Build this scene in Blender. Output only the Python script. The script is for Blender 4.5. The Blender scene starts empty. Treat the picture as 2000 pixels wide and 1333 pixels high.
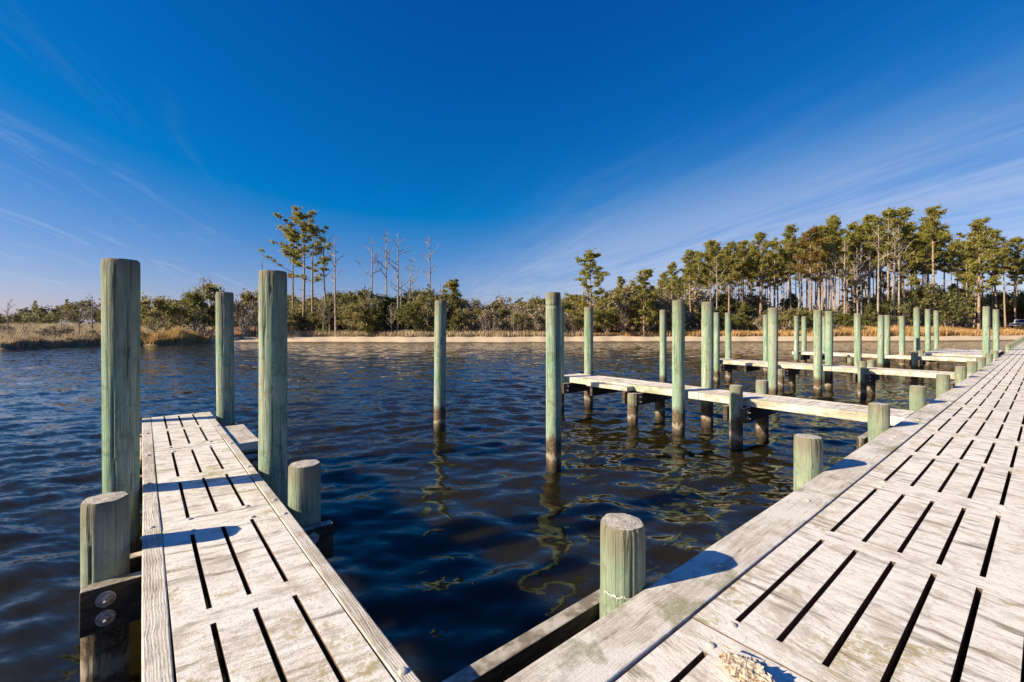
import bpy, math, random
import numpy as np
from mathutils import Vector, Matrix
R = math.radians
rnd = random.Random(7)
nrs = np.random.RandomState(11)
sc = bpy.context.scene
COL = sc.collection

# ------------------------------------------------------------------ camera
# world: X runs along the main dock towards the shore, Y along the finger piers, Z up, water level at 0
F_PX, HX, HY, CAM_Z, DECK = 869.9, 1000.0, 635.0, 2.48, 0.98
AX, AY = 0.76946, 0.63870           # X axis seen from the camera: (right, forward)
cam_d = bpy.data.cameras.new('camera')
cam = bpy.data.objects.new('camera', cam_d)
COL.objects.link(cam)
cam.location = (0, 0, CAM_Z)
cam.rotation_euler = (R(90), 0, -math.atan2(AY, AX))
cam_d.sensor_width = 36.0
cam_d.lens = F_PX / 2000.0 * 36.0
cam_d.shift_y = -(666.5 - HY) / 2000.0
cam_d.clip_start = 0.05
cam_d.clip_end = 9000
sc.camera = cam

# ------------------------------------------------------------------ sky and sun
SUN_EL = R(26.2)
SH = Vector((math.cos(R(21)), -math.sin(R(21))))          # direction in which shadows fall on the deck
SUN_DIR = Vector((-SH.x * math.cos(SUN_EL), -SH.y * math.cos(SUN_EL), math.sin(SUN_EL)))
world = bpy.data.worlds.new('World')
sc.world = world
world.use_nodes = True
wn, wl = world.node_tree.nodes, world.node_tree.links
wn.clear()
w_out = wn.new('ShaderNodeOutputWorld')
w_bg = wn.new('ShaderNodeBackground')
w_bg.inputs['Strength'].default_value = 0.10
w_sky = wn.new('ShaderNodeTexSky')
w_sky.sky_type = 'NISHITA'
w_sky.sun_disc = False
w_sky.sun_elevation = SUN_EL
w_sky.sun_rotation = math.atan2(SUN_DIR.x, SUN_DIR.y)
w_sky.altitude = 0
w_sky.air_density = 1.0
w_sky.dust_density = 0.35
w_sky.ozone_density = 3.0
def wmath(op, a, b=None, c=None):
    n = wn.new('ShaderNodeMath'); n.operation = op
    for i, v in enumerate((a, b, c)):
        if v is None: continue
        if isinstance(v, (int, float)): n.inputs[i].default_value = v
        else: wl.new(v, n.inputs[i])
    return n.outputs[0]

# the photograph's film look: one channel curve for the whole sky (deep, saturated blue)
w_rgb = wn.new('ShaderNodeSeparateColor')
wl.new(w_sky.outputs[0], w_rgb.inputs[0])
w_cmb = wn.new('ShaderNodeCombineColor')
wl.new(wmath('MAXIMUM', wmath('MULTIPLY', wmath('SUBTRACT', w_rgb.outputs[0], 1.62), 0.61), 0.006), w_cmb.inputs[0])
wl.new(wmath('MULTIPLY', wmath('POWER', w_rgb.outputs[1], 1.16), 0.298), w_cmb.inputs[1])
wl.new(wmath('MULTIPLY', wmath('POWER', w_rgb.outputs[2], 0.75), 0.91), w_cmb.inputs[2])
# cirrus: streaks on a flat layer high above, all running the same way
w_tc = wn.new('ShaderNodeTexCoord')
w_sep = wn.new('ShaderNodeSeparateXYZ')
wl.new(w_tc.outputs['Generated'], w_sep.inputs[0])
dz = wmath('MAXIMUM', wmath('ADD', w_sep.outputs['Z'], 0.06), 0.03)
lx = wmath('DIVIDE', w_sep.outputs['X'], dz)
ly = wmath('DIVIDE', w_sep.outputs['Y'], dz)
CS = (0.355, 0.935)                                  # run of the streaks
al = wmath('ADD', wmath('MULTIPLY', lx, CS[0]), wmath('MULTIPLY', ly, CS[1]))
ac = wmath('SUBTRACT', wmath('MULTIPLY', lx, CS[1]), wmath('MULTIPLY', ly, CS[0]))
def wcomb(x, y, z=0.0):
    c = wn.new('ShaderNodeCombineXYZ')
    for i, v in enumerate((x, y, z)):
        if isinstance(v, (int, float)): c.inputs[i].default_value = v
        else: wl.new(v, c.inputs[i])
    return c.outputs[0]
def wnoise(vec, scale, detail=5, rough=0.55, dist=0.0):
    n = wn.new('ShaderNodeTexNoise')
    n.inputs['Scale'].default_value = scale; n.inputs['Detail'].default_value = detail
    n.inputs['Roughness'].default_value = rough; n.inputs['Distortion'].default_value = dist
    wl.new(vec, n.inputs['Vector']); return n.outputs[0]
def wsmooth(v, lo, hi):
    n = wn.new('ShaderNodeMapRange'); n.interpolation_type = 'SMOOTHSTEP'
    n.inputs[1].default_value = lo; n.inputs[2].default_value = hi
    wl.new(v, n.inputs[0]); return n.outputs[0]
streak = wnoise(wcomb(wmath('MULTIPLY', al, 0.10), wmath('MULTIPLY', ac, 0.55), 2.3), 1.7, 9, 0.66, 0.9)
broad = wnoise(wcomb(wmath('MULTIPLY', al, 0.05), wmath('MULTIPLY', ac, 0.25), 7.7), 1.0, 2, 0.5)
veil = wsmooth(ac, 0.45, 3.1)                       # the thicker sheet lies on one side
veil_l = wsmooth(wmath('MULTIPLY', ac, -1.0), 0.55, 1.7)
cover = wmath('MULTIPLY', veil, 0.85)
fine = wnoise(wcomb(wmath('MULTIPLY', al, 0.22), wmath('MULTIPLY', ac, 1.5), 5.1), 1.6, 9, 0.66, 1.1)
wisp = wmath('MULTIPLY', wmath('MULTIPLY', wsmooth(fine, 0.50, 0.78), veil_l), 0.34)
cl = wmath('MULTIPLY', wsmooth(wmath('ADD', streak, wmath('MULTIPLY', wmath('SUBTRACT', broad, 0.5), 0.6)), 0.40, 0.70), cover)
cl = wmath('MINIMUM', wmath('ADD', wmath('ADD', wmath('MULTIPLY', cl, 0.40), wmath('MULTIPLY', wmath('MULTIPLY', wsmooth(fine, 0.46, 0.74), cover), 0.22)), wmath('MULTIPLY', cover, 0.10)), 0.75)
cl = wmath('MULTIPLY', cl, wmath('SUBTRACT', 1.0, wmath('MULTIPLY', wsmooth(w_sep.outputs['Z'], 0.14, 0.46), 0.92)))
cl = wmath('MULTIPLY', wmath('ADD', cl, wisp), wsmooth(w_sep.outputs['Z'], 0.0, 0.07))
w_mix = wn.new('ShaderNodeMix'); w_mix.data_type = 'RGBA'
wl.new(cl, w_mix.inputs['Factor'])
wl.new(w_cmb.outputs[0], w_mix.inputs['A'])
w_mix.inputs['B'].default_value = (3.3, 3.55, 4.25, 1)
wl.new(w_mix.outputs['Result'], w_bg.inputs['Color'])
wl.new(w_bg.outputs[0], w_out.inputs[0])

sun_d = bpy.data.lights.new('sun', 'SUN')
sun_d.energy = 4.6
sun_d.angle = R(0.53)
sun_d.color = (1.0, 0.86, 0.62)
sun = bpy.data.objects.new('sun', sun_d)
COL.objects.link(sun)
sun.location = (-30, 10, 40)
sun.rotation_euler = SUN_DIR.to_track_quat('Z', 'Y').to_euler()

sc.view_settings.view_transform = 'Standard'
sc.view_settings.look = 'None'
sc.view_settings.exposure = 1.0
sc.view_settings.gamma = 1.0
sc.render.engine = 'CYCLES'

# ------------------------------------------------------------------ helpers
def place(px, d):
    """ground position of a thing seen in column px of the 2000 px wide photograph, d metres ahead"""
    r = (px - HX) / F_PX * d
    return (r * AX + d * AY, -r * AY + d * AX)

class MB:
    """collects geometry; build() links it as one mesh object"""
    def __init__(s): s.v = []; s.f = []; s.m = []
    def add(s, vs, fs, mi=0):
        o = len(s.v); s.v.extend([tuple(p) for p in vs])
        for q in fs: s.f.append(tuple(i + o for i in q)); s.m.append(mi)
    def box(s, x0, x1, y0, y1, z0, z1, mi=0, jit=0.0):
        vs = [(x, y, z) for z in (z0, z1) for y in (y0, y1) for x in (x0, x1)]
        if jit: vs = [tuple(c + rnd.uniform(-jit, jit) for c in p) for p in vs]
        s.add(vs, [(0, 2, 3, 1), (4, 5, 7, 6), (0, 1, 5, 4), (2, 6, 7, 3), (0, 4, 6, 2), (1, 3, 7, 5)], mi)
    def tube(s, pts, radii, n=6, cap=True, mi=0):
        pts = [Vector(p) for p in pts]; k = len(pts); vs = []; up = Vector((0.31, 0.17, 0.93))
        for i, p in enumerate(pts):
            d = (pts[min(i + 1, k - 1)] - pts[max(i - 1, 0)])
            d = d.normalized() if d.length > 1e-9 else Vector((0, 0, 1))
            a = d.cross(up)
            if a.length < 0.05: a = d.cross(Vector((1, 0, 0)))
            a.normalize(); b = d.cross(a)
            for j in range(n):
                t = 2 * math.pi * j / n
                vs.append(p + (a * math.cos(t) + b * math.sin(t)) * radii[i])
        fs = [(i * n + j, i * n + (j + 1) % n, (i + 1) * n + (j + 1) % n, (i + 1) * n + j) for i in range(k - 1) for j in range(n)]
        if cap: fs += [tuple(range(n))[::-1], tuple((k - 1) * n + j for j in range(n))]
        s.add(vs, fs, mi)
    def mesh(s, name, mats):
        me = bpy.data.meshes.new(name)
        me.from_pydata(s.v, [], s.f)
        for m in (mats if isinstance(mats, (list, tuple)) else [mats]): me.materials.append(m)
        if any(s.m): me.polygons.foreach_set('material_index', s.m)
        me.update(); return me
    def build(s, name, mats, parent=None, smooth=False, loc=None):
        return link(name, s.mesh(name, mats), parent, smooth, loc)

def link(name, me, parent=None, smooth=False, loc=None):
    o = bpy.data.objects.new(name, me)
    COL.objects.link(o)
    if smooth:
        me.polygons.foreach_set('use_smooth', [True] * len(me.polygons)); me.update()
    if parent is not None: o.parent = parent
    if loc is not None: o.location = loc
    return o

def np_mesh(name, verts, faces, mats, smooth=False):
    """fast mesh from an (n,3) array and an (m,k) index array"""
    me = bpy.data.meshes.new(name)
    n, m, k = len(verts), len(faces), faces.shape[1]
    me.vertices.add(n); me.vertices.foreach_set('co', np.asarray(verts, np.float32).ravel())
    me.loops.add(m * k); me.loops.foreach_set('vertex_index', faces.astype(np.int32).ravel())
    me.polygons.add(m); me.polygons.foreach_set('loop_start', np.arange(0, m * k, k, dtype=np.int32))
    if smooth: me.polygons.foreach_set('use_smooth', np.ones(m, bool))
    for t in (mats if isinstance(mats, (list, tuple)) else [mats]): me.materials.append(t)
    me.update(calc_edges=True); me.validate()
    return me

def empty(name, loc):
    o = bpy.data.objects.new(name, None); COL.objects.link(o); o.location = loc
    o.empty_display_size = 0.3
    return o
def tag(o, label=None, cat=None, group=None, kind=None):
    if label: o['label'] = label
    if cat: o['category'] = cat
    if group: o['group'] = group
    if kind: o['kind'] = kind
    return o

# ------------------------------------------------------------------ materials
class NT:
    def __init__(s, name):
        s.mat = bpy.data.materials.new(name); s.mat.use_nodes = True
        s.n, s.l = s.mat.node_tree.nodes, s.mat.node_tree.links
        s.n.clear()
        s.out = s.n.new('ShaderNodeOutputMaterial')
    def new(s, t): return s.n.new(t)
    def set(s, inp, v):
        if v is None: return
        if hasattr(v, 'is_linked') or hasattr(v, 'links'): s.l.new(v, inp)
        else: inp.default_value = v
    def bsdf(s, color=None, rough=0.8, normal=None, spec=0.3, metal=0.0):
        b = s.new('ShaderNodeBsdfPrincipled')
        s.set(b.inputs['Base Color'], color); s.set(b.inputs['Roughness'], rough)
        s.set(b.inputs['Specular IOR Level'], spec); s.set(b.inputs['Metallic'], metal)
        if normal is not None: s.l.new(normal, b.inputs['Normal'])
        s.l.new(b.outputs[0], s.out.inputs[0]); return b
    def coord(s, which='Object'): return s.new('ShaderNodeTexCoord').outputs[which]
    def pos(s): return s.new('ShaderNodeNewGeometry').outputs['Position']
    def mapping(s, vec, scale=(1, 1, 1), rot=(0, 0, 0), loc=(0, 0, 0)):
        m = s.new('ShaderNodeMapping'); s.l.new(vec, m.inputs[0])
        m.inputs['Scale'].default_value = scale; m.inputs['Rotation'].default_value = rot; m.inputs['Location'].default_value = loc
        return m.outputs[0]
    def noise(s, vec, scale, detail=4, rough=0.55, dist=0.0, out=0):
        n = s.new('ShaderNodeTexNoise'); s.l.new(vec, n.inputs['Vector'])
        n.inputs['Scale'].default_value = scale; n.inputs['Detail'].default_value = detail
        n.inputs['Roughness'].default_value = rough; n.inputs['Distortion'].default_value = dist
        return n.outputs[out]
    def ramp(s, fac, stops, interp='LINEAR'):
        r = s.new('ShaderNodeValToRGB'); s.l.new(fac, r.inputs[0]); e = r.color_ramp.elements
        r.color_ramp.interpolation = interp
        while len(e) < len(stops): e.new(0.5)
        for i, (p, c) in enumerate(stops):
            e[i].position = p; e[i].color = (*c, 1) if len(c) == 3 else c
        return r.outputs[0]
    def rng(s, v, a, b, c=0.0, d=1.0, smooth=True):
        n = s.new('ShaderNodeMapRange'); s.l.new(v, n.inputs[0])
        if smooth: n.interpolation_type = 'SMOOTHSTEP'
        for i, x in enumerate((a, b, c, d)): n.inputs[i + 1].default_value = x
        return n.outputs[0]
    def math(s, op, a, b=None, clamp=False):
        n = s.new('ShaderNodeMath'); n.operation = op; n.use_clamp = clamp
        s.set(n.inputs[0], a); s.set(n.inputs[1], b); return n.outputs[0]
    def mix(s, fac, a, b, mode='MIX'):
        n = s.new('ShaderNodeMix'); n.data_type = 'RGBA'; n.blend_type = mode
        for k, v in (('Factor', fac), ('A', a), ('B', b)):
            if isinstance(v, tuple) and len(v) == 3: v = (*v, 1)
            s.set(n.inputs[k], v)
        return n.outputs['Result']
    def bump(s, h, strength=0.3, dist=0.01, normal=None):
        b = s.new('ShaderNodeBump'); s.l.new(h, b.inputs['Height'])
        b.inputs['Strength'].default_value = strength; b.inputs['Distance'].default_value = dist
        if normal is not None: s.l.new(normal, b.inputs['Normal'])
        return b.outputs[0]
    def sep(s, v):
        n = s.new('ShaderNodeSeparateXYZ'); s.l.new(v, n.inputs[0]); return n.outputs
    def comb(s, x, y, z):
        n = s.new('ShaderNodeCombineXYZ')
        for i, v in enumerate((x, y, z)): s.set(n.inputs[i], v)
        return n.outputs[0]
    def objrand(s): return s.new('ShaderNodeObjectInfo').outputs['Random']
    def offset(s, vec, amount=40.0):
        """shift a coordinate by the object's random number, so copies differ"""
        r = s.math('MULTIPLY', s.objrand(), amount)
        a = s.new('ShaderNodeVectorMath'); a.operation = 'ADD'
        s.l.new(vec, a.inputs[0]); s.l.new(s.comb(r, r, r), a.inputs[1]); return a.outputs[0]

def mat_panel(name, ang):
    t = NT(name); p = t.offset(t.mapping(t.pos(), (1, 1, 1), (0, 0, R(ang))), 9.0)
    warp = t.noise(p, 3.0, 3, 0.55, 0, 1)
    w = t.new('ShaderNodeVectorMath'); w.operation = 'SCALE'; t.l.new(warp, w.inputs[0]); w.inputs['Scale'].default_value = 0.10
    a = t.new('ShaderNodeVectorMath'); a.operation = 'ADD'; t.l.new(p, a.inputs[0]); t.l.new(w.outputs[0], a.inputs[1])
    q = a.outputs[0]
    n1 = t.math('ADD', t.noise(t.mapping(q, (2.6, 17.0, 4.0)), 1.0, 8, 0.64), t.math('MULTIPLY', t.math('SUBTRACT', t.noise(p, 1.9, 4, 0.6), 0.47), 0.28))
    n1b = t.noise(t.mapping(q, (7.0, 75.0, 8.0)), 1.0, 5, 0.65)
    n2 = t.noise(p, 1.5, 5, 0.6)
    n3 = t.noise(p, 120.0, 3, 0.7)
    n4 = t.noise(p, 26.0, 5, 0.7)
    base = t.ramp(n1, [(0.35, (0.25, 0.215, 0.175)), (0.41, (0.47, 0.425, 0.37)), (0.455, (0.71, 0.655, 0.595)), (0.55, (0.86, 0.805, 0.75))])
    thin = t.math('MULTIPLY', t.rng(n1b, 0.53, 0.66, 0, 0.8), t.rng(n2, 0.36, 0.60))
    base = t.mix(thin, base, (0.34, 0.29, 0.235))
    och = t.math('MULTIPLY', t.rng(t.noise(p, 1.05, 4, 0.6, 0.3), 0.57, 0.70), t.rng(n1, 0.40, 0.62, 1.0, 0.15))
    base = t.mix(t.math('MULTIPLY', och, 0.7), base, (0.40, 0.31, 0.12))
    wht = t.math('MULTIPLY', t.rng(t.math('ADD', n2, t.math('MULTIPLY', n4, 0.3)), 0.60, 0.78), 0.5)
    base = t.mix(wht, base, (0.84, 0.80, 0.755))
    base = t.mix(t.rng(n4, 0.60, 0.74, 0, 0.35), base, (0.36, 0.31, 0.25))
    base = t.mix(t.rng(n3, 0.62, 0.74, 0, 0.5), base, (0.25, 0.205, 0.16))
    h = t.math('ADD', t.math('MULTIPLY', n1, 0.5), t.math('ADD', t.math('MULTIPLY', n3, 0.30), t.math('ADD', t.math('MULTIPLY', n4, 0.55), t.math('MULTIPLY', n1b, 0.6))))
    fleck = t.noise(t.mapping(q, (24.0, 105.0, 30.0)), 1.0, 4, 0.7, 0.4)
    base = t.mix(t.rng(fleck, 0.58, 0.66, 0, 0.75), base, (0.24, 0.195, 0.15))
    grit = t.noise(p, 55.0, 5, 0.75)
    base = t.mix(t.rng(grit, 0.55, 0.67, 0, 0.45), base, (0.44, 0.395, 0.335))
    h = t.math('ADD', h, t.math('MULTIPLY', grit, 0.7))
    blot = t.noise(p, 5.5, 6, 0.65, 0.4)
    base = t.mix(t.rng(blot, 0.51, 0.65, 0, 0.55), base, (0.41, 0.355, 0.29))
    lich = t.math('MULTIPLY', t.rng(t.noise(p, 2.4, 6, 0.7, 0.5), 0.54, 0.64), t.rng(n4, 0.40, 0.56))
    base = t.mix(t.math('MULTIPLY', lich, 0.75), base, (0.35, 0.285, 0.10))
    base = t.mix(t.math('MULTIPLY', t.objrand(), 0.15), base, (0.45, 0.41, 0.36))
    t.bsdf(base, 0.92, t.bump(h, 0.5, 0.008), 0.12)
    return t.mat

def mat_board(name, light, dark, axis, moss=0.0, white=0.5, scale=1.0):
    """weathered plank; grain runs along axis 0 (x) or 1 (y) of the world"""
    t = NT(name); p = t.pos()
    sc_ = [38.0, 38.0, 20.0]; sc_[axis] = 2.2
    warp = t.noise(p, 1.6, 2, 0.5, 0, 1)
    w = t.new('ShaderNodeVectorMath'); w.operation = 'SCALE'; t.l.new(warp, w.inputs[0]); w.inputs['Scale'].default_value = 0.07
    a = t.new('ShaderNodeVectorMath'); a.operation = 'ADD'; t.l.new(p, a.inputs[0]); t.l.new(w.outputs[0], a.inputs[1])
    st = t.offset(t.mapping(a.outputs[0], tuple(x * scale for x in sc_)))
    g = t.noise(st, 1.6, 8, 0.7, 0.3)
    wv = t.new('ShaderNodeTexWave'); wv.wave_type = 'BANDS'; wv.bands_direction = 'Y' if axis == 0 else 'X'
    t.l.new(t.offset(a.outputs[0], 7.0), wv.inputs['Vector']); wv.inputs['Scale'].default_value = 24; wv.inputs['Distortion'].default_value = 5.0
    wv.inputs['Detail'].default_value = 2; wv.inputs['Detail Scale'].default_value = 0.35
    gg = t.math('ADD', t.math('MULTIPLY', g, 0.88), t.math('MULTIPLY', wv.outputs[1], 0.12))
    base = t.ramp(gg, [(0.30, dark), (0.52, tuple(0.55 * x + 0.45 * y for x, y in zip(light, dark))), (0.70, light)])
    n2 = t.noise(p, 2.6, 5, 0.6)
    base = t.mix(t.math('MULTIPLY', t.rng(t.math('ADD', n2, t.math('MULTIPLY', g, 0.35)), 0.56, 0.76), white), base, (0.74, 0.70, 0.645))
    n4 = t.noise(p, 1.1, 4, 0.6)
    base = t.mix(t.rng(n4, 0.54, 0.70, 0, 0.35), base, (0.34, 0.29, 0.23))
    if moss:
        n3 = t.noise(p, 2.3, 5, 0.65, 0.3)
        base = t.mix(t.rng(n3, 0.53, 0.64, 0, moss), base, (0.21, 0.215, 0.095))
    spk = t.noise(p, 95, 4, 0.7)
    base = t.mix(t.rng(spk, 0.56, 0.70, 0, 0.5), base, (0.22, 0.185, 0.14))
    base = t.mix(t.rng(spk, 0.36, 0.46, 0.35, 0), base, (0.72, 0.68, 0.62))
    blot = t.noise(p, 8.0, 6, 0.68, 0.3)
    base = t.mix(t.rng(blot, 0.52, 0.66, 0, 0.5), base, (0.33, 0.285, 0.23))
    crack = t.rng(g, 0.31, 0.37, 0.85, 0.0)
    base = t.mix(crack, base, tuple(0.35 * x for x in dark))
    h = t.math('ADD', gg, t.math('MULTIPLY', t.noise(p, 60, 3, 0.6), 0.25))
    t.bsdf(base, 0.88, t.bump(h, 0.6, 0.010), 0.2)
    return t.mat

def mat_pile():
    t = NT('green_treated_pile'); p = t.pos(); oc = t.coord(); z = t.sep(p)[2]
    ob = t.offset(oc)
    g = t.noise(t.mapping(ob, (17, 17, 0.9)), 1.5, 6, 0.62, 0.6)
    fg = t.noise(t.mapping(ob, (62, 62, 2.6)), 1.2, 4, 0.65)
    sp = t.noise(ob, 85, 3, 0.7)
    fl = t.noise(t.mapping(ob, (4.2, 4.2, 0.7)), 1.3, 3, 0.55, 0.6)
    big = t.noise(t.mapping(ob, (2.6, 2.6, 1.0)), 1.0, 4, 0.6)
    base = t.ramp(g, [(0.30, (0.13, 0.155, 0.10)), (0.43, (0.24, 0.285, 0.19)), (0.57, (0.345, 0.39, 0.28)), (0.72, (0.47, 0.485, 0.385))])
    base = t.mix(t.rng(fl, 0.38, 0.60, 0.25, 0.85), base, (0.175, 0.315, 0.215))
    base = t.mix(t.math('MULTIPLY', t.rng(big, 0.48, 0.64), t.math('ADD', 0.15, t.math('MULTIPLY', t.objrand(), 0.6))), base, (0.38, 0.365, 0.29))
    pale = t.noise(t.mapping(ob, (3.4, 3.4, 0.55)), 1.6, 5, 0.6, 0.4)
    base = t.mix(t.rng(pale, 0.60, 0.70, 0, 0.7), base, (0.54, 0.54, 0.47))
    base = t.mix(t.rng(fg, 0.50, 0.68, 0, 0.55), base, (0.50, 0.49, 0.41))
    base = t.mix(t.rng(fg, 0.34, 0.46, 0.65, 0), base, (0.105, 0.115, 0.075))
    base = t.mix(t.rng(sp, 0.60, 0.72, 0, 0.4), base, (0.12, 0.115, 0.08))
    mot = t.noise(ob, 7.0, 5, 0.7, 0.5)
    base = t.mix(t.rng(mot, 0.52, 0.66, 0, 0.55), base, (0.10, 0.145, 0.08))
    base = t.mix(t.rng(t.noise(ob, 13.0, 4, 0.7, 0.4), 0.58, 0.68, 0, 0.5), base, (0.40, 0.44, 0.345))
    # the weathered grey head (height from the top is stored in a mesh attribute)
    at = t.new('ShaderNodeAttribute'); at.attribute_name = 'from_top'
    ft = t.math('ADD', at.outputs['Fac'], t.math('MULTIPLY', t.math('SUBTRACT', g, 0.5), 0.5))
    base = t.mix(t.rng(ft, 0.02, 0.24, 0.85, 0.0), base, (0.185, 0.155, 0.115))
    base = t.mix(t.math('MULTIPLY', t.rng(t.math('ADD', at.outputs['Fac'], t.math('MULTIPLY', t.math('SUBTRACT', big, 0.5), 2.4)), 0.1, 1.1, 1, 0), 0.5), base, (0.17, 0.165, 0.115))
    ck = t.new('ShaderNodeAttribute'); ck.attribute_name = 'check'
    base = t.mix(t.math('MULTIPLY', t.rng(ck.outputs['Fac'], 0.25, 0.95), 0.8), base, (0.055, 0.05, 0.033))
    # tide zone
    zz = t.math('ADD', z, t.math('MULTIPLY', t.math('SUBTRACT', t.noise(t.mapping(ob, (5, 5, 1.2)), 1.4, 4, 0.6), 0.5), 0.42))
    tide = t.ramp(t.noise(ob, 24, 4, 0.7), [(0.35, (0.045, 0.034, 0.023)), (0.55, (0.135, 0.10, 0.065)), (0.72, (0.24, 0.195, 0.14))])
    base = t.mix(t.rng(zz, 0.48, 0.66, 1, 0), base, tide)
    ring = t.math('MULTIPLY', t.rng(zz, 0.17, 0.22), t.rng(zz, 0.25, 0.31, 1, 0))
    base = t.mix(t.math('MULTIPLY', ring, 0.75), base, (0.36, 0.30, 0.23))
    wet = t.rng(zz, 0.03, 0.18, 1, 0)
    base = t.mix(t.math('MULTIPLY', wet, 0.85), base, (0.035, 0.028, 0.018))
    crack = t.rng(t.noise(t.mapping(ob, (34, 34, 0.55)), 1.0, 4, 0.6, 0.3), 0.345, 0.385, 0.85, 0)
    base = t.mix(crack, base, (0.07, 0.07, 0.045))
    h = t.math('ADD', t.math('ADD', g, t.math('MULTIPLY', fg, 0.8)), t.math('MULTIPLY', t.noise(ob, 42, 3, 0.6), 0.3))
    t.bsdf(base, t.math('SUBTRACT', 0.85, t.math('MULTIPLY', wet, 0.5)), t.bump(h, 0.65, 0.012), 0.25)
    return t.mat

def mat_endgrain():
    t = NT('pile_end_grain'); oc = t.coord(); ob = t.offset(oc, 3.0)
    wv = t.new('ShaderNodeTexWave'); wv.wave_type = 'RINGS'; wv.rings_direction = 'Z'
    t.l.new(oc, wv.inputs['Vector']); wv.inputs['Scale'].default_value = 16; wv.inputs['Distortion'].default_value = 2.2; wv.inputs['Detail'].default_value = 2
    n = t.noise(ob, 30, 5, 0.65)
    f = t.math('ADD', t.math('MULTIPLY', wv.outputs[1], 0.14), t.math('MULTIPLY', n, 0.95))
    base = t.ramp(f, [(0.30, (0.19, 0.16, 0.13)), (0.5, (0.40, 0.36, 0.31)), (0.72, (0.56, 0.52, 0.465))])
    t.bsdf(base, 0.9, t.bump(f, 0.5, 0.008), 0.15)
    return t.mat

def mat_dark_timber():
    t = NT('dark_creosote_timber'); p = t.pos(); z = t.sep(p)[2]
    g = t.noise(t.mapping(p, (9, 9, 30)), 1.0, 5, 0.6)
    base = t.ramp(g, [(0.35, (0.028, 0.022, 0.016)), (0.6, (0.075, 0.058, 0.042)), (0.8, (0.14, 0.11, 0.08))])
    dr = t.noise(t.mapping(p, (11, 11, 1.2)), 1.5, 4, 0.6)
    base = t.mix(t.rng(dr, 0.66, 0.72, 0, 0.6), base, (0.40, 0.37, 0.33))
    rust = t.noise(p, 5, 4, 0.6)
    base = t.mix(t.rng(rust, 0.58, 0.72, 0, 0.6), base, (0.15, 0.075, 0.03))
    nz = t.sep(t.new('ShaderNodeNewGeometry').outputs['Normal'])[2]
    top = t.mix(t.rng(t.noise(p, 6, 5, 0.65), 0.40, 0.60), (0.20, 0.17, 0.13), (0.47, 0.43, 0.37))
    base = t.mix(t.rng(nz, 0.6, 0.8), base, top)         # upward faces coloured paler, sunlight on the timber tops put into the colour
    t.bsdf(base, 0.75, t.bump(g, 0.5, 0.01), 0.3)
    return t.mat

def mat_simple(name, c0, c1, scale=8, rough=0.85, bump=0.3, spec=0.3, metal=0.0, det=4, own=True):
    t = NT(name); v = t.offset(t.coord()) if own else t.pos()
    n = t.noise(v, scale, det, 0.6)
    t.bsdf(t.ramp(n, [(0.32, c0), (0.68, c1)]), rough, t.bump(n, bump, 0.02) if bump else None, spec, metal)
    return t.mat

def mat_leaf(name, dark, mid, light, scale=0.5, trans=0.52):
    t = NT(name)
    v = t.offset(t.coord(), 60)
    n = t.noise(v, scale, 3, 0.6); r = t.new('ShaderNodeNewGeometry').outputs['Random Per Island']
    f = t.math('ADD', t.math('MULTIPLY', n, 0.7), t.math('MULTIPLY', r, 0.3))
    c = t.ramp(f, [(0.30, dark), (0.50, mid), (0.72, light)])
    c = t.mix(t.math('MULTIPLY', t.objrand(), 0.22), c, (0.24, 0.185, 0.075))
    d = t.new('ShaderNodeBsdfPrincipled'); t.l.new(c, d.inputs['Base Color']); d.inputs['Roughness'].default_value = 0.62
    d.inputs['Specular IOR Level'].default_value = 0.25
    tr = t.new('ShaderNodeBsdfTranslucent'); t.l.new(c, tr.inputs[0])
    m = t.new('ShaderNodeMixShader'); m.inputs[0].default_value = trans
    t.l.new(d.outputs[0], m.inputs[1]); t.l.new(tr.outputs[0], m.inputs[2]); t.l.new(m.outputs[0], t.out.inputs[0])
    return t.mat

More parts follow.
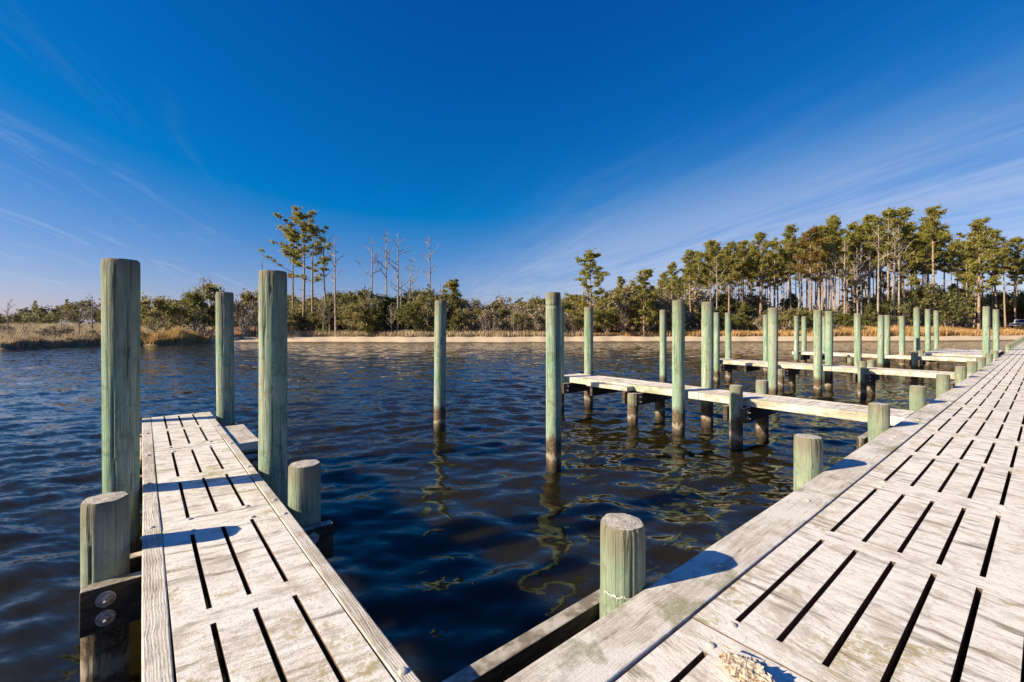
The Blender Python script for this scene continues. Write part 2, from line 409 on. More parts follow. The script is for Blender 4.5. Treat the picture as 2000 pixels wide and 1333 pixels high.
def mat_water():
    t = NT('tannin_water'); p = t.pos()
    # open water beyond the piles is ruffled by the wind, the slips are calmer
    dv = t.new('ShaderNodeVectorMath'); dv.operation = 'DISTANCE'; t.l.new(p, dv.inputs[0]); dv.inputs[1].default_value = (6, 3.5, 0)
    amp = t.math('ADD', t.rng(dv.outputs['Value'], 2.5, 9, 0.22, 0.46), t.rng(dv.outputs['Value'], 9, 45, 0.0, 0.20))
    rot = math.atan2(AX, AY)                              # crests lie across the wind
    v1 = t.mapping(t.mapping(p, (1, 1, 1), (0, 0, -rot)), (4.6, 1.5, 1.0))
    v2 = t.mapping(t.mapping(p, (1, 1, 1), (0, 0, -rot + 0.2)), (15.0, 5.0, 1.0))
    a = t.noise(v1, 1.0, 2, 0.5, 0.3, 1); b = t.noise(v2, 1.0, 2, 0.5, 0.2, 1)
    def slope(col, k):
        s = t.new('ShaderNodeVectorMath'); s.operation = 'SUBTRACT'; t.l.new(col, s.inputs[0]); s.inputs[1].default_value = (0.5, 0.5, 0.5)
        m = t.new('ShaderNodeVectorMath'); m.operation = 'SCALE'; t.l.new(s.outputs[0], m.inputs[0]); t.set(m.inputs['Scale'], k); return m.outputs[0]
    sa = slope(a, t.math('MULTIPLY', amp, 1.0)); sb = slope(b, t.math('MULTIPLY', amp, 0.75))
    ad = t.new('ShaderNodeVectorMath'); ad.operation = 'ADD'; t.l.new(sa, ad.inputs[0]); t.l.new(sb, ad.inputs[1])
    fl = t.new('ShaderNodeVectorMath'); fl.operation = 'MULTIPLY'; t.l.new(ad.outputs[0], fl.inputs[0]); fl.inputs[1].default_value = (1, 1, 0)
    g = t.new('ShaderNodeVectorMath'); g.operation = 'ADD'; t.l.new(fl.outputs[0], g.inputs[0]); t.l.new(t.new('ShaderNodeNewGeometry').outputs['Normal'], g.inputs[1])
    nn = t.new('ShaderNodeVectorMath'); nn.operation = 'NORMALIZE'; t.l.new(g.outputs[0], nn.inputs[0])
    b_ = t.bsdf((0.015, 0.0125, 0.0042, 1), 0.02, nn.outputs[0], 0.5)
    b_.inputs['Subsurface Weight'].default_value = 1.0; b_.inputs['Subsurface Radius'].default_value = (0.5, 0.4, 0.2); b_.inputs['Subsurface Scale'].default_value = 0.9; b_.subsurface_method = 'BURLEY'
    b_.inputs['IOR'].default_value = 1.333
    return t.mat

M = {}
M['panel'] = mat_panel('bleached_main_deck_panel', -84)
M['panel_f'] = mat_panel('bleached_finger_deck_panel', 8)
M['board_x'] = mat_board('weathered_edge_board', (0.74, 0.68, 0.615), (0.36, 0.305, 0.245), 0, moss=0.7, white=0.85)
M['board_y'] = mat_board('weathered_side_board', (0.64, 0.575, 0.49), (0.29, 0.235, 0.18), 1, moss=0.12, white=0.6)
M['fascia'] = mat_board('mossy_side_board', (0.54, 0.50, 0.39), (0.24, 0.215, 0.14), 1, moss=0.55, white=0.6)
M['pile'] = mat_pile()
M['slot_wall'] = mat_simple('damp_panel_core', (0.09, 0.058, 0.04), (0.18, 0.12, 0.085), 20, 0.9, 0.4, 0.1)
M['endgrain'] = mat_endgrain()
M['dark'] = mat_dark_timber()
M['bolt'] = mat_simple('galvanised_bolt', (0.20, 0.165, 0.14), (0.46, 0.44, 0.42), 55, 0.65, 0.3, 0.5, 0.1)
M['limed_bolt'] = mat_simple('bleached_bolt', (0.36, 0.33, 0.30), (0.58, 0.55, 0.51), 40, 0.8, 0.3)
M['sand'] = mat_simple('beach_sand', (0.40, 0.30, 0.20), (0.56, 0.44, 0.31), 0.6, 0.95, 0.1, 0.1, own=False)
M['bark'] = mat_simple('pine_bark', (0.20, 0.14, 0.105), (0.46, 0.335, 0.25), 3.0, 0.9, 0.5, 0.1)
M['dead_bark'] = mat_simple('dead_grey_wood', (0.20, 0.16, 0.135), (0.44, 0.37, 0.32), 3.0, 0.9, 0.4, 0.1)
M['pale_bark'] = mat_simple('pale_branch_bark', (0.20, 0.165, 0.13), (0.44, 0.38, 0.31), 3.0, 0.9, 0.4, 0.1)
M['needles'] = mat_leaf('pine_needles', (0.165, 0.165, 0.036), (0.34, 0.315, 0.072), (0.48, 0.425, 0.115), 0.45)
M['needles_rust'] = mat_leaf('rusty_pine_needles', (0.13, 0.08, 0.024), (0.26, 0.165, 0.045), (0.36, 0.235, 0.07), 0.45)
M['cedar'] = mat_leaf('cedar_foliage', (0.085, 0.098, 0.027), (0.2, 0.205, 0.056), (0.33, 0.31, 0.092), 0.6)
M['myrtle'] = mat_leaf('myrtle_foliage', (0.15, 0.135, 0.05), (0.32, 0.28, 0.105), (0.47, 0.41, 0.175), 0.7)
M['oak'] = mat_leaf('live_oak_foliage', (0.09, 0.105, 0.04), (0.21, 0.22, 0.083), (0.34, 0.325, 0.135), 0.6)
M['scrub'] = mat_leaf('grey_scrub_twigs', (0.15, 0.115, 0.08), (0.29, 0.23, 0.16), (0.42, 0.35, 0.25), 0.8, 0.1)
M['far'] = mat_leaf('far_wood_foliage', (0.085, 0.085, 0.045), (0.15, 0.145, 0.07), (0.23, 0.2, 0.105), 0.05)
M['gold'] = mat_leaf('golden_reed_blades', (0.34, 0.21, 0.07), (0.54, 0.36, 0.135), (0.68, 0.5, 0.23), 0.3, 0.3)
M['straw'] = mat_leaf('dry_marsh_blades', (0.28, 0.21, 0.13), (0.49, 0.385, 0.245), (0.64, 0.52, 0.355), 0.25, 0.3)
M['beachgrass'] = mat_leaf('dry_shore_blades', (0.34, 0.185, 0.07), (0.56, 0.335, 0.135), (0.7, 0.47, 0.23), 0.3, 0.3)

def mat_ground():
    t = NT('shore_ground'); p = t.pos(); z = t.sep(p)[2]
    n = t.noise(p, 0.35, 5, 0.6); n2 = t.noise(p, 2.5, 4, 0.6)
    sand = t.ramp(n2, [(0.3, (0.54, 0.42, 0.285)), (0.7, (0.68, 0.55, 0.395))])
    wet = t.rng(z, 0.02, 0.14, 1, 0)
    sand = t.mix(wet, sand, (0.14, 0.10, 0.06))
    straw = t.ramp(n, [(0.3, (0.12, 0.06, 0.026)), (0.55, (0.25, 0.125, 0.05)), (0.75, (0.36, 0.21, 0.095))])
    zz = t.math('ADD', z, t.math('MULTIPLY', t.math('SUBTRACT', n2, 0.5), 0.5))
    c = t.mix(t.rng(zz, 0.62, 0.92), sand, straw)
    at = t.new('ShaderNodeAttribute'); at.attribute_name = 'marsh'
    mud = t.ramp(n2, [(0.3, (0.12, 0.085, 0.045)), (0.7, (0.30, 0.22, 0.125))])
    c = t.mix(at.outputs['Fac'], c, mud)
    t.bsdf(c, 0.95, t.bump(n2, 0.3, 0.1), 0.1)
    return t.mat
M['ground'] = mat_ground()
M['water'] = mat_water()

# ------------------------------------------------------------------ water
def grid_axis(lo, f0, f1, hi, s, gr):
    a = list(np.arange(f0, f1, s)); st = s; x = a[-1]
    while x < hi: st *= gr; x += st; a.append(x)
    b = []; st = s; x = f0
    while x > lo: st *= gr * 1.01; x -= st; b.append(x)
    return np.array(b[::-1] + a)
gx = grid_axis(-900, -3.0, 13.0, 3500, 0.06, 1.021)
gy = grid_axis(-300, 1.4, 11.0, 3500, 0.06, 1.021)
X, Y = np.meshgrid(gx, gy)
spx, spy = np.gradient(gx), np.gradient(gy)
SP = np.maximum(spx[None, :], spy[:, None])
Zw = np.zeros_like(X)
wind = math.atan2(AX, AY)                                # wind blows away from the dock, to open water
near = np.exp(-(((X - 8) / 14.0) ** 2 + ((Y - 4.5) / 6.0) ** 2))   # sheltered between the piles
for i in range(96):
    lam = 0.20 * (3.4 / 0.20) ** nrs.rand()
    th = wind + nrs.normal(0, 0.62) + (0.35 if lam > 1.2 else 0)
    k = 2 * math.pi / lam
    s0 = 0.0054 if lam < 0.45 else 0.0052 if lam < 0.9 else 0.0028 if lam < 1.8 else 0.0012
    fade = np.clip((lam / SP - 2.6) / 2.0, 0, 1)
    calm = 1 - (0.10 if lam > 0.8 else 0.30) * near
    ph = k * (X * math.cos(th) + Y * math.sin(th)) + nrs.rand() * 6.283
    c = np.sin(ph)
    Zw += s0 * lam * fade * calm * (c + 0.18 * np.cos(2 * ph))
ny, nx = X.shape
idx = np.arange(nx * ny).reshape(ny, nx)
wf = np.stack([idx[:-1, :-1], idx[:-1, 1:], idx[1:, 1:], idx[1:, :-1]], -1).reshape(-1, 4)
water = link('water', np_mesh('water', np.stack([X, Y, Zw], -1).reshape(-1, 3), wf, M['water'], True))
tag(water, 'dark rippled creek water reflecting the blue sky', 'water', kind='structure')
del X, Y, Zw, SP, near, wf

# ------------------------------------------------------------------ far shore
# (column in the photograph, distance of the water's edge)
SHORE = [(-3200, 20), (-1500, 28), (-700, 36), (0, 44.0), (60, 45.9), (120, 49), (200, 52.6), (300, 53.9), (400, 58.3), (440, 63.5), (600, 63.4), (800, 61.6),
         (1000, 61.6), (1200, 65.0), (1400, 65.4), (1560, 65.6), (1700, 67.4), (1800, 67.6), (1900, 69.6), (1990, 72), (2200, 76), (2600, 78), (3600, 70)]
s_px = np.array([a for a, b in SHORE], float); s_d = np.array([b for a, b in SHORE], float)
S_AZ = np.arctan2(s_px - HX, F_PX)                        # azimuth from the camera's forward axis
S_R = s_d / np.cos(S_AZ)
def shore_r(az):
    r = np.interp(az, S_AZ, S_R)
    return r + 0.35 * np.sin(az * 61) + 0.25 * np.sin(az * 143 + 1)
AZ_M0, AZ_M1 = math.atan2(395 - HX, F_PX), math.atan2(440 - HX, F_PX)
AZ_R0, AZ_R1 = math.atan2(1400 - HX, F_PX), math.atan2(1750 - HX, F_PX)
def sstep(x, a, b):
    t = np.clip((x - a) / (b - a), 0, 1); return t * t * (3 - 2 * t)
def land_z(az, s):
    """height s metres inland of the water's edge"""
    beach = np.interp(s, [-40, -6, 0, 1.2, 5.5, 9, 28, 50, 120, 4000], [-2.0, -0.6, 0.0, 0.22, 0.66, 0.95, 1.25, 1.5, 1.8, 2.2])
    park = np.interp(s, [0, 9, 26, 50, 4000], [0, 0, 0.35, 0.45, 0.45])
    marsh = np.interp(s, [-40, -4, -0.3, 0.25, 2, 50, 110, 4000], [-2.0, -0.5, -0.1, 0.22, 0.34, 1.25, 1.8, 2.2])
    m = 1 - sstep(az, AZ_M0, AZ_M1)
    return m * marsh + (1 - m) * (beach + park * sstep(az, AZ_R0, AZ_R1))
def polar(az, r):
    """azimuth / range about the dock to world x, y"""
    rr, ff = r * np.sin(az), r * np.cos(az)
    return rr * AX + ff * AY, -rr * AY + ff * AX
def ground_at(px, d):
    az = math.atan2(px - HX, F_PX); r = d / math.cos(az)
    return float(land_z(np.float64(az), np.float64(r - shore_r(az))))
az = np.linspace(S_AZ[0], S_AZ[-1], 620)
off = np.array([-30, -12, -5, -2, -0.8, -0.3, 0, 0.3, 0.8, 1.5, 2.5, 4, 5.5, 7, 9, 12, 16, 21, 28, 38, 50, 70, 100, 160, 300, 700, 2000, 4000.0])
A2, O2 = np.meshgrid(az, off)
RR = shore_r(A2) + O2
gxw, gyw = polar(A2, RR)
gz = land_z(A2, O2) + np.where(O2 > 1, 0.05 * np.sin(gxw * 1.3) * np.cos(gyw * 1.7), 0)
n2, n1 = A2.shape
idx = np.arange(n1 * n2).reshape(n2, n1)
gf = np.stack([idx[:-1, :-1], idx[1:, :-1], idx[1:, 1:], idx[:-1, 1:]], -1).reshape(-1, 4)
gme = np_mesh('shore_ground', np.stack([gxw, gyw, gz], -1).reshape(-1, 3), gf, M['ground'], True)
at = gme.attributes.new('marsh', 'FLOAT', 'POINT')
at.data.foreach_set('value', (1 - sstep(A2, AZ_M0, AZ_M1)).astype(np.float32).ravel())
tag(link('shore', gme), 'low shore with a strip of pale sand beach', 'shore', kind='structure')

# ------------------------------------------------------------------ dock timbers
def make_pile(x, y, z_top, dia, label, group, name='wooden_piling', z_bot=-1.2, tilt=(0, 0), notch=None, bulge=0.0):
    """round timber with a slightly uneven barrel, chamfered head; origin at the water line"""
    n = 72 if x < 6 else 40 if x < 22 else 24
    rs = random.Random(int(abs(x) * 1000 + abs(y) * 77)); mb = MB()
    if tilt == (0, 0) and z_top > 2: tilt = (rs.uniform(-.006, .006), rs.uniform(-.006, .006))
    checks = [(rs.uniform(0, 6.283), rs.uniform(0.25, 0.95) * z_top, rs.uniform(0.35, 1.4), rs.uniform(0.005, 0.012)) for _ in range(5 if z_top > 2 else 2)]
    checks += [(rs.uniform(0, 6.283), z_top, rs.uniform(0.10, 0.45), rs.uniform(0.004, 0.009)) for _ in range(5 if z_top > 2 else 4)]
    knots = [(rs.uniform(0, 6.283), rs.uniform(0.7, z_top - 0.1), rs.uniform(0.02, 0.035)) for _ in range(4)]
    chk = []
    flat = rs.uniform(0, 6.28); r0 = dia / 2
    zs = [z_bot, -0.3, 0.1, 0.5]
    zz = 0.85
    st_ = 0.10 if x < 6 else 0.2 if x < 22 else 0.34
    while zz < z_top - 0.14: zs.append(zz); zz += st_
    zs += [z_top - 0.10, z_top - 0.022, z_top - 0.006]
    if notch is not None: zs = sorted(set(zs + [notch - 0.03, notch - 0.008, notch + 0.008, notch + 0.03]))
    ph = [rs.uniform(0, 6.28) for _ in range(4)]
    rings = []
    for z in zs:
        ring = []
        for j in range(n):
            a = 2 * math.pi * j / n
            r = r0 * (1 + bulge * (z / z_top - 0.5)) * (1 + 0.018 * math.cos(2 * (a - flat)) + 0.012 * math.sin(3 * a + ph[0] + z * 1.1) + 0.010 * math.sin(5 * a + ph[1] - z * 0.7) + 0.008 * math.sin(z * 3.1 + ph[2] + a))
            if z > z_top - 0.01: r -= 0.012 + 0.004 * math.sin(7 * a + ph[3])
            elif z > z_top - 0.03: r -= 0.002
            if notch is not None and abs(z - notch) < 0.01 and math.cos(a - math.atan2(-y, -x)) > 0.0: r -= 0.022
            cv = 0.0
            for ca, cz, cl_, cd in checks:
                da = abs((a - ca - 0.05 * math.sin(z * 4 + ca) + math.pi) % (2 * math.pi) - math.pi); w_ = max(0, 1 - abs(z - cz) / cl_) if cz < z_top else max(0, 1 - (cz - z) / cl_)
                if da < 3.3 / n and w_ > 0: r -= cd * min(1, w_ * 2) * n / 72; cv = max(cv, min(1, w_ * 2) * (1.0 if n > 60 else 0.6 if n > 30 else 0.42))
            for ka, kz, kr in knots:
                da = abs((a - ka + math.pi) % (2 * math.pi) - math.pi) * r0; q_ = (da / kr) ** 2 + ((z - kz) / (kr * 2.2)) ** 2
                if q_ < 1: r += 0.006 * (1 - q_); cv = max(cv, 0.35 * (1 - q_))
            chk.append(cv)
            ring.append((math.cos(a) * r + tilt[0] * z, math.sin(a) * r + tilt[1] * z, z))
        rings.append(ring)
    vs = [p for ring in rings for p in ring]; k = len(zs)
    fs = [(i * n + j, i * n + (j + 1) % n, (i + 1) * n + (j + 1) % n, (i + 1) * n + j) for i in range(k - 1) for j in range(n)]
    mb.add(vs, fs, 0)
    c = len(vs)
    top = [tuple(q) for q in rings[-1]]
    top += [(math.cos(6.2832 * j / n) * r0 * 0.55 + tilt[0] * z_top, math.sin(6.2832 * j / n) * r0 * 0.55 + tilt[1] * z_top, z_top - 0.003 + 0.002 * math.sin(3 * 6.2832 * j / n + ph[0])) for j in range(n)]
    top.append((tilt[0] * z_top, tilt[1] * z_top, z_top - 0.002))
    tf = [(j, (j + 1) % n, n + (j + 1) % n, n + j) for j in range(n)] + [(n + j, n + (j + 1) % n, 2 * n) for j in range(n)]
    mb.add(top, tf, 1)
    me = mb.mesh(name, [M['pile'], M['endgrain']])
    a = me.attributes.new('from_top', 'FLOAT', 'POINT')
    a.data.foreach_set('value', [z_top - v[2] for v in mb.v])
    a = me.attributes.new('check', 'FLOAT', 'POINT')
    a.data.foreach_set('value', chk + [0.0] * (len(mb.v) - len(chk)))
    sm = [m == 0 for m in mb.m]
    me.polygons.foreach_set('use_smooth', sm); me.update()
    o = link(name, me, None, False, (x, y, 0))
    if label: tag(o, label, 'piling', group)
    return o

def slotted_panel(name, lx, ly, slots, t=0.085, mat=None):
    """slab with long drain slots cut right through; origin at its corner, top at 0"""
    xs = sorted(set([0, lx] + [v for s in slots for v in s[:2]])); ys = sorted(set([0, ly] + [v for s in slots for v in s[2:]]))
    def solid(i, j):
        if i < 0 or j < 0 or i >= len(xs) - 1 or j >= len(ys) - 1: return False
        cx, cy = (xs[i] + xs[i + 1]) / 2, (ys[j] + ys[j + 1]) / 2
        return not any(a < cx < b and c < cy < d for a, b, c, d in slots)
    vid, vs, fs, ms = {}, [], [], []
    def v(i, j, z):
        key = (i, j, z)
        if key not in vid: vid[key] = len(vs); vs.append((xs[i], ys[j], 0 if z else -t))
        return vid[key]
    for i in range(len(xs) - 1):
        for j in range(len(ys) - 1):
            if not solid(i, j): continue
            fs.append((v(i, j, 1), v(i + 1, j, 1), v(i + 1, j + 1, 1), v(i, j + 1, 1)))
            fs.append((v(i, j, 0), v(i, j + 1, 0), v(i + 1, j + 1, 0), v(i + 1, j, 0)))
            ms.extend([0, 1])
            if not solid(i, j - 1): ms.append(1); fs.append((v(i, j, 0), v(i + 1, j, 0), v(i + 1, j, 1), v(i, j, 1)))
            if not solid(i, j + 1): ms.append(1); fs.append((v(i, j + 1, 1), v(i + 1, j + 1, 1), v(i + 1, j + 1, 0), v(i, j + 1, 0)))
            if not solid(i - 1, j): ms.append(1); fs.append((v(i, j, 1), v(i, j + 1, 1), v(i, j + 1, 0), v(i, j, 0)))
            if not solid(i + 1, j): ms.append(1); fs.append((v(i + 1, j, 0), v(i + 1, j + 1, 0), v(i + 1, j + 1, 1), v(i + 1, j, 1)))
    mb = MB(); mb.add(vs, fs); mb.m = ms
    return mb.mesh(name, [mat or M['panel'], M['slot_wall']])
def bevel(o, w=0.006):
    m = o.modifiers.new('worn_edges', 'BEVEL'); m.width = w; m.segments = 2; m.limit_method = 'ANGLE'; m.angle_limit = R(50)
def dome_mesh(r, h, mat, name='bolt', n=14):
    mb = MB(); vs = []; 
    prof = [(1.0, -0.3), (1.0, 0.15), (0.86, 0.55), (0.6, 0.85), (0.28, 1.0)]
    for pr, pz in prof: vs += [(math.cos(6.2832 * j / n) * r * pr, math.sin(6.2832 * j / n) * r * pr, pz * h) for j in range(n)]
    vs.append((0, 0, h * 1.02)); k = len(prof)
    fs = [(i * n + j, i * n + (j + 1) % n, (i + 1) * n + (j + 1) % n, (i + 1) * n + j) for i in range(k - 1) for j in range(n)]
    fs += [((k - 1) * n + j, (k - 1) * n + (j + 1) % n, k * n) for j in range(n)]
    mb.add(vs, fs); me = mb.mesh(name, mat); me.polygons.foreach_set('use_smooth', [True] * len(me.polygons)); return me
def washer_mesh():
    """broad ribbed washer with a nut and a bolt end"""
    mb = MB(); n = 18
    prof = [(0.050, -0.004), (0.050, 0.004), (0.043, 0.011), (0.036, 0.010), (0.029, 0.016), (0.022, 0.015), (0.017, 0.020), (0.017, 0.034), (0.009, 0.036), (0.009, 0.058), (0.001, 0.060)]
    vs = [(math.cos(6.2832 * j / n) * r, math.sin(6.2832 * j / n) * r, z) for r, z in prof for j in range(n)]
    fs = [(i * n + j, i * n + (j + 1) % n, (i + 1) * n + (j + 1) % n, (i + 1) * n + j) for i in range(len(prof) - 1) for j in range(n)]
    mb.add(vs, fs); return mb.mesh('washer_bolt', M['bolt'])
BOLT = dome_mesh(0.021, 0.010, M['limed_bolt'])
WASHER = washer_mesh()

# ---- main dock
P = 3.19; J0 = 2.168; W0, W1 = -1.30, 1.165
SLV = [1.005 - 0.1885 * k for k in range(12) if 1.005 - 0.1885 * k > W0 + 0.12]
sl = []
for k, v in enumerate(SLV):
    for a, b in ((0.15, 1.49), (1.675, 3.015)): sl.append((a + rnd.uniform(-.012, .012), b + rnd.uniform(-.012, .012), v - 0.0135 - W0, v + 0.0135 - W0))
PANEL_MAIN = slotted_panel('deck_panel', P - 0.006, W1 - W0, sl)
main = empty('main_dock', (0, 0, DECK))
tag(main, 'long whitewashed main dock with rows of narrow drain slots running to the shore', 'dock')
for k in range(-2, 33):
    o = link('deck_panel', PANEL_MAIN, main, False, (J0 + k * P + 0.003, W0, rnd.uniform(-0.004, 0.003)))
    bevel(o, 0.0025)
    if -1 <= k <= 3:
        for bx in (0.095, P - 0.115):
            for v in (SLV[0], SLV[4]):
                q = link('bolt', BOLT, o, False, (bx + rnd.uniform(-.008, .008), v - W0 + rnd.uniform(-0.015, 0.015), 0.001))
                q.rotation_euler = (0, 0, rnd.uniform(0, 6))
# edge boards with slightly bowed edges
def plank(name, x0, x1, y0, y1, z0, z1, mat, parent, base=(0, 0, 0), axis=0, wob=0.004, seg=8):
    mb = MB(); n = seg + 1; rs = random.Random(int((x0 * 13 + y0 * 7) * 100)); vs = []
    p1, p2, p3 = (rs.uniform(0, 6.28) for _ in range(3))
    for i in range(n):
        t = i / seg
        e0 = wob * math.sin(t * 5 + p1); e1 = wob * math.sin(t * 6.5 + p2); ez = wob * 0.5 * math.sin(t * 4 + p3)
        if axis == 0: x = x0 + (x1 - x0) * t; q = [(x, y0 + e0, z0), (x, y1 + e1, z0), (x, y1 + e1, z1 + ez), (x, y0 + e0, z1 + ez)]
        else: y = y0 + (y1 - y0) * t; q = [(x1 + e1, y, z0), (x0 + e0, y, z0), (x0 + e0, y, z1 + ez), (x1 + e1, y, z1 + ez)]
        vs += [(a - base[0], b - base[1], c - base[2]) for a, b, c in q]
    fs = [(i * 4 + j, (i + 1) * 4 + j, (i + 1) * 4 + (j + 1) % 4, i * 4 + (j + 1) % 4)[::-1] for i in range(seg) for j in range(4)]
    fs += [(0, 1, 2, 3)[::-1], (seg * 4 + 3, seg * 4 + 2, seg * 4 + 1, seg * 4)[::-1]]
    mb.add(vs, fs); o = mb.build(name, mat, parent); bevel(o, 0.007); return o
MB0 = (0, 0, DECK)
x = -4.2
for i in range(18):
    L = 6.38 if i else 11.75
    if x > 105: break
    b = plank('edge_board', x, x + L - 0.012, 1.180, 1.462, DECK - 0.075, DECK + 0.006 + rnd.uniform(-.003, .004), M['board_x'], main, MB0, 0, 0.004, 14)
    if i < 3:
        for bx in np.arange(x + 0.2, x + L, 1.595):
            link('bolt', BOLT, b, False, (bx + 0.37 if i == 0 else bx, 1.305, 0.010))
    plank('edge_board', x, x + L - 0.012, W0 - 0.29, W0 - 0.012, DECK - 0.075, DECK + 0.004, M['board_x'], main, MB0, 0, 0.004, 14)
    x += L
for yy in (1.24, 0.35, -0.55, -1.35):
    mb = MB(); mb.box(-4.2, 107, yy - 0.04, yy + 0.04, DECK - 0.32, DECK - 0.093)
    mb.v = [(a, b, c - DECK) for a, b, c in mb.v]; mb.build('stringer', M['dark'], main)
for k in range(-1, 32):
    xc = J0 + k * P
    for s in (-1, 1):
        mb = MB(); xb = xc + s * 0.155; mb.box(xb - 0.035, xb + 0.035, -1.75, 1.455, DECK - 0.60, DECK - 0.325)
        mb.v = [(a, b, c - DECK) for a, b, c in mb.v]; mb.build('cap_beam', M['dark'], main)

# ---- finger piers
def finger(u0, label, full=True, joints=(1.475, 4.115, 6.75, 9.275)):
    W = 0.905; base = (u0, 1.475, DECK)
    root = empty('finger_pier', base)
    tag(root, label, 'pier', 'finger piers off the main dock')
    rel = lambda mb: setattr(mb, 'v', [(a - base[0], b - base[1], c - base[2]) for a, b, c in mb.v])
    rows = [[(1.60, 2.675), (2.838, 3.92)], [(4.27, 5.295), (5.50, 6.58)], [(6.94, 7.945), (8.13, 9.17)]]
    xa, xb = 0.108, W - 0.085
    for k in range(3):
        y0, y1 = joints[k] + 0.003, joints[k + 1] - 0.003
        sl = [(c - xa - 0.0125, c - xa + 0.0125, a - y0 + rnd.uniform(-.01, .01), b - y0 + rnd.uniform(-.01, .01)) for c in (0.270, 0.456, 0.645) for a, b in rows[k]]
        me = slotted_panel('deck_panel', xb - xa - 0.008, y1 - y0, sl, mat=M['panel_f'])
        o = link('deck_panel', me, root, False, (xa + 0.004, y0 - base[1], rnd.uniform(-.003, .002))); bevel(o, 0.0025)
        if full:
            for bx in (0.27, 0.655):
                for by in ((4.235, 6.62) if k == 1 else (3.965, 1.55) if k == 0 else (6.86, 9.22)):
                    link('bolt', BOLT, o, False, (bx - xa + rnd.uniform(-.02, .02), by - y0 + rnd.uniform(-.005, .005), 0.001))
    yj = [1.475, 4.05 + 0.9, 9.268]
    for side in (0, 1):
        x0, x1 = ((0.0, xa - 0.002) if side == 0 else (xb + 0.006, W))
        for k in range(2):
            b = plank('side_board', u0 + x0, u0 + x1, yj[k], yj[k + 1] - 0.006, DECK - 0.155, DECK + 0.004 + rnd.uniform(-.003, .003), M['board_y'] if full else M['fascia'], root, base, 1, 0.003, 10)
            if full:
                for by in ((1.78, 3.86, 4.22) if k == 0 else (5.4, 6.6, 7.9)):
                    link('bolt', BOLT, b, False, ((x0 + x1) / 2, by - base[1], 0.006))
    # stringers and split caps bolted through the piles
    for xs_ in (0.2, 0.7):
        mb = MB(); mb.box(u0 + xs_ - 0.03, u0 + xs_ + 0.03, 1.5, 9.2, DECK - 0.16, DECK - 0.092); rel(mb); mb.build('stringer', M['dark'], root)
    for yc in (4.05, 6.55, 8.95):
        for s in (-1, 1):
            if s == 1 and yc > 8: continue
            yb = yc + s * 0.172
            mb = MB(); mb.box(u0 - 0.30, u0 + 1.24, yb - 0.042, yb + 0.042, DECK - 0.452, DECK - 0.162, 0, 0.004); rel(mb)
            c = mb.build('cap_beam', M['dark'], root); bevel(c, 0.008)
            if s == -1:
                for bx in (-0.18, 1.08):
                    for bz in (-0.245, -0.365):
                        w = link('washer_bolt', WASHER, c, False, (bx + rnd.uniform(-.012, .012), yb - 0.046 - base[1], bz)); w.rotation_euler = (R(90), 0, 0)
    if not full or True:
        mb = MB(); mb.box(u0 - 0.22, u0 + 1.12, 7.78, 7.86, DECK - 0.40, DECK - 0.162); rel(mb); c = mb.build('cap_beam', M['dark'], root); bevel(c, 0.008)
    for bx in (-0.15, 1.06):
        q = make_pile(u0 + bx, 6.55, 0.80, 0.25, None, None, 'support_pile'); q.parent = root
        q.location = (bx, 6.55 - base[1], -DECK)
    for x0, x1, y0, y1 in ((W + 0.006, W + 0.30, 6.68, 7.96), (-0.29, -0.006, 6.62, 7.92)):
        b = plank('step_plank', u0 + x0, u0 + x1, y0, y1, DECK - 0.135, DECK - 0.035, M['board_y'] if full else M['fascia'], root, base, 1, 0.003, 5)
    return root
U = [0.0, 9.46, 18.93, 28.25]
finger(U[0], 'near finger pier at the left, its slotted panels running out past tall green pilings')
finger(U[1], 'second finger pier, first beyond the open slip, seen from its mossy side', False)
finger(U[2], 'third finger pier, between the second one and the farthest narrow pier', False)
finger(U[3], 'fourth and farthest narrow finger pier, just in front of the wide platform', False)

# ---- ledger timbers carrying each finger's end along the dock edge
LEDGE = ['foreground ledger timber between the near finger and the first short piling', 'ledger timber under the dock end of the second finger pier',
         'ledger timber under the dock end of the third finger pier', 'ledger timber under the dock end of the fourth finger pier']
for i, u0 in enumerate(U):
    x0, x1 = ((-1.25, 2.27), (8.2, 11.55), (17.85, 21.0), (27.05, 30.9))[i]
    mb = MB(); mb.box(-(x1 - x0) / 2, (x1 - x0) / 2, -0.047, 0.047, -0.27, 0, 0, 0.004)
    o = mb.build('ledger_timber', M['dark'], None, False, ((x0 + x1) / 2, 1.785, 0.80)); bevel(o, 0.008)
    tag(o, LEDGE[i], 'timber', 'ledger timbers along the dock edge')

# ---- wide platform at the far end of the slips
plat = empty('platform_dock', (31.75, 1.70, DECK))
tag(plat, 'wide slotted platform beyond the fourth finger pier, framed by tall pilings', 'dock')
sl = []
for v in np.arange(0.2, 2.5, 0.19): sl += [(0.12, 1.62, v - .0135, v + .0135), (1.80, 3.30, v - .0135, v + .0135)]
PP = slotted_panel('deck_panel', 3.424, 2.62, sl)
for k in range(2): bevel(link('deck_panel', PP, plat, False, (k * 3.43, 0.0, 0.0)), 0.0025)
plank('side_board', 31.63, 31.745, 1.70, 4.32, DECK - 0.10, DECK + 0.012, M['board_y'], plat, (31.75, 1.70, DECK), 1)
plank('side_board', 38.62, 38.73, 1.70, 4.32, DECK - 0.16, DECK + 0.004, M['board_y'], plat, (31.75, 1.70, DECK), 1)
for xx in (32.0, 35.2, 38.3):
    mb = MB(); mb.box(xx - 0.08 - 31.75, xx + 0.08 - 31.75, -0.2, 2.7, -0.45, -0.095); mb.build('cap_beam', M['dark'], plat)

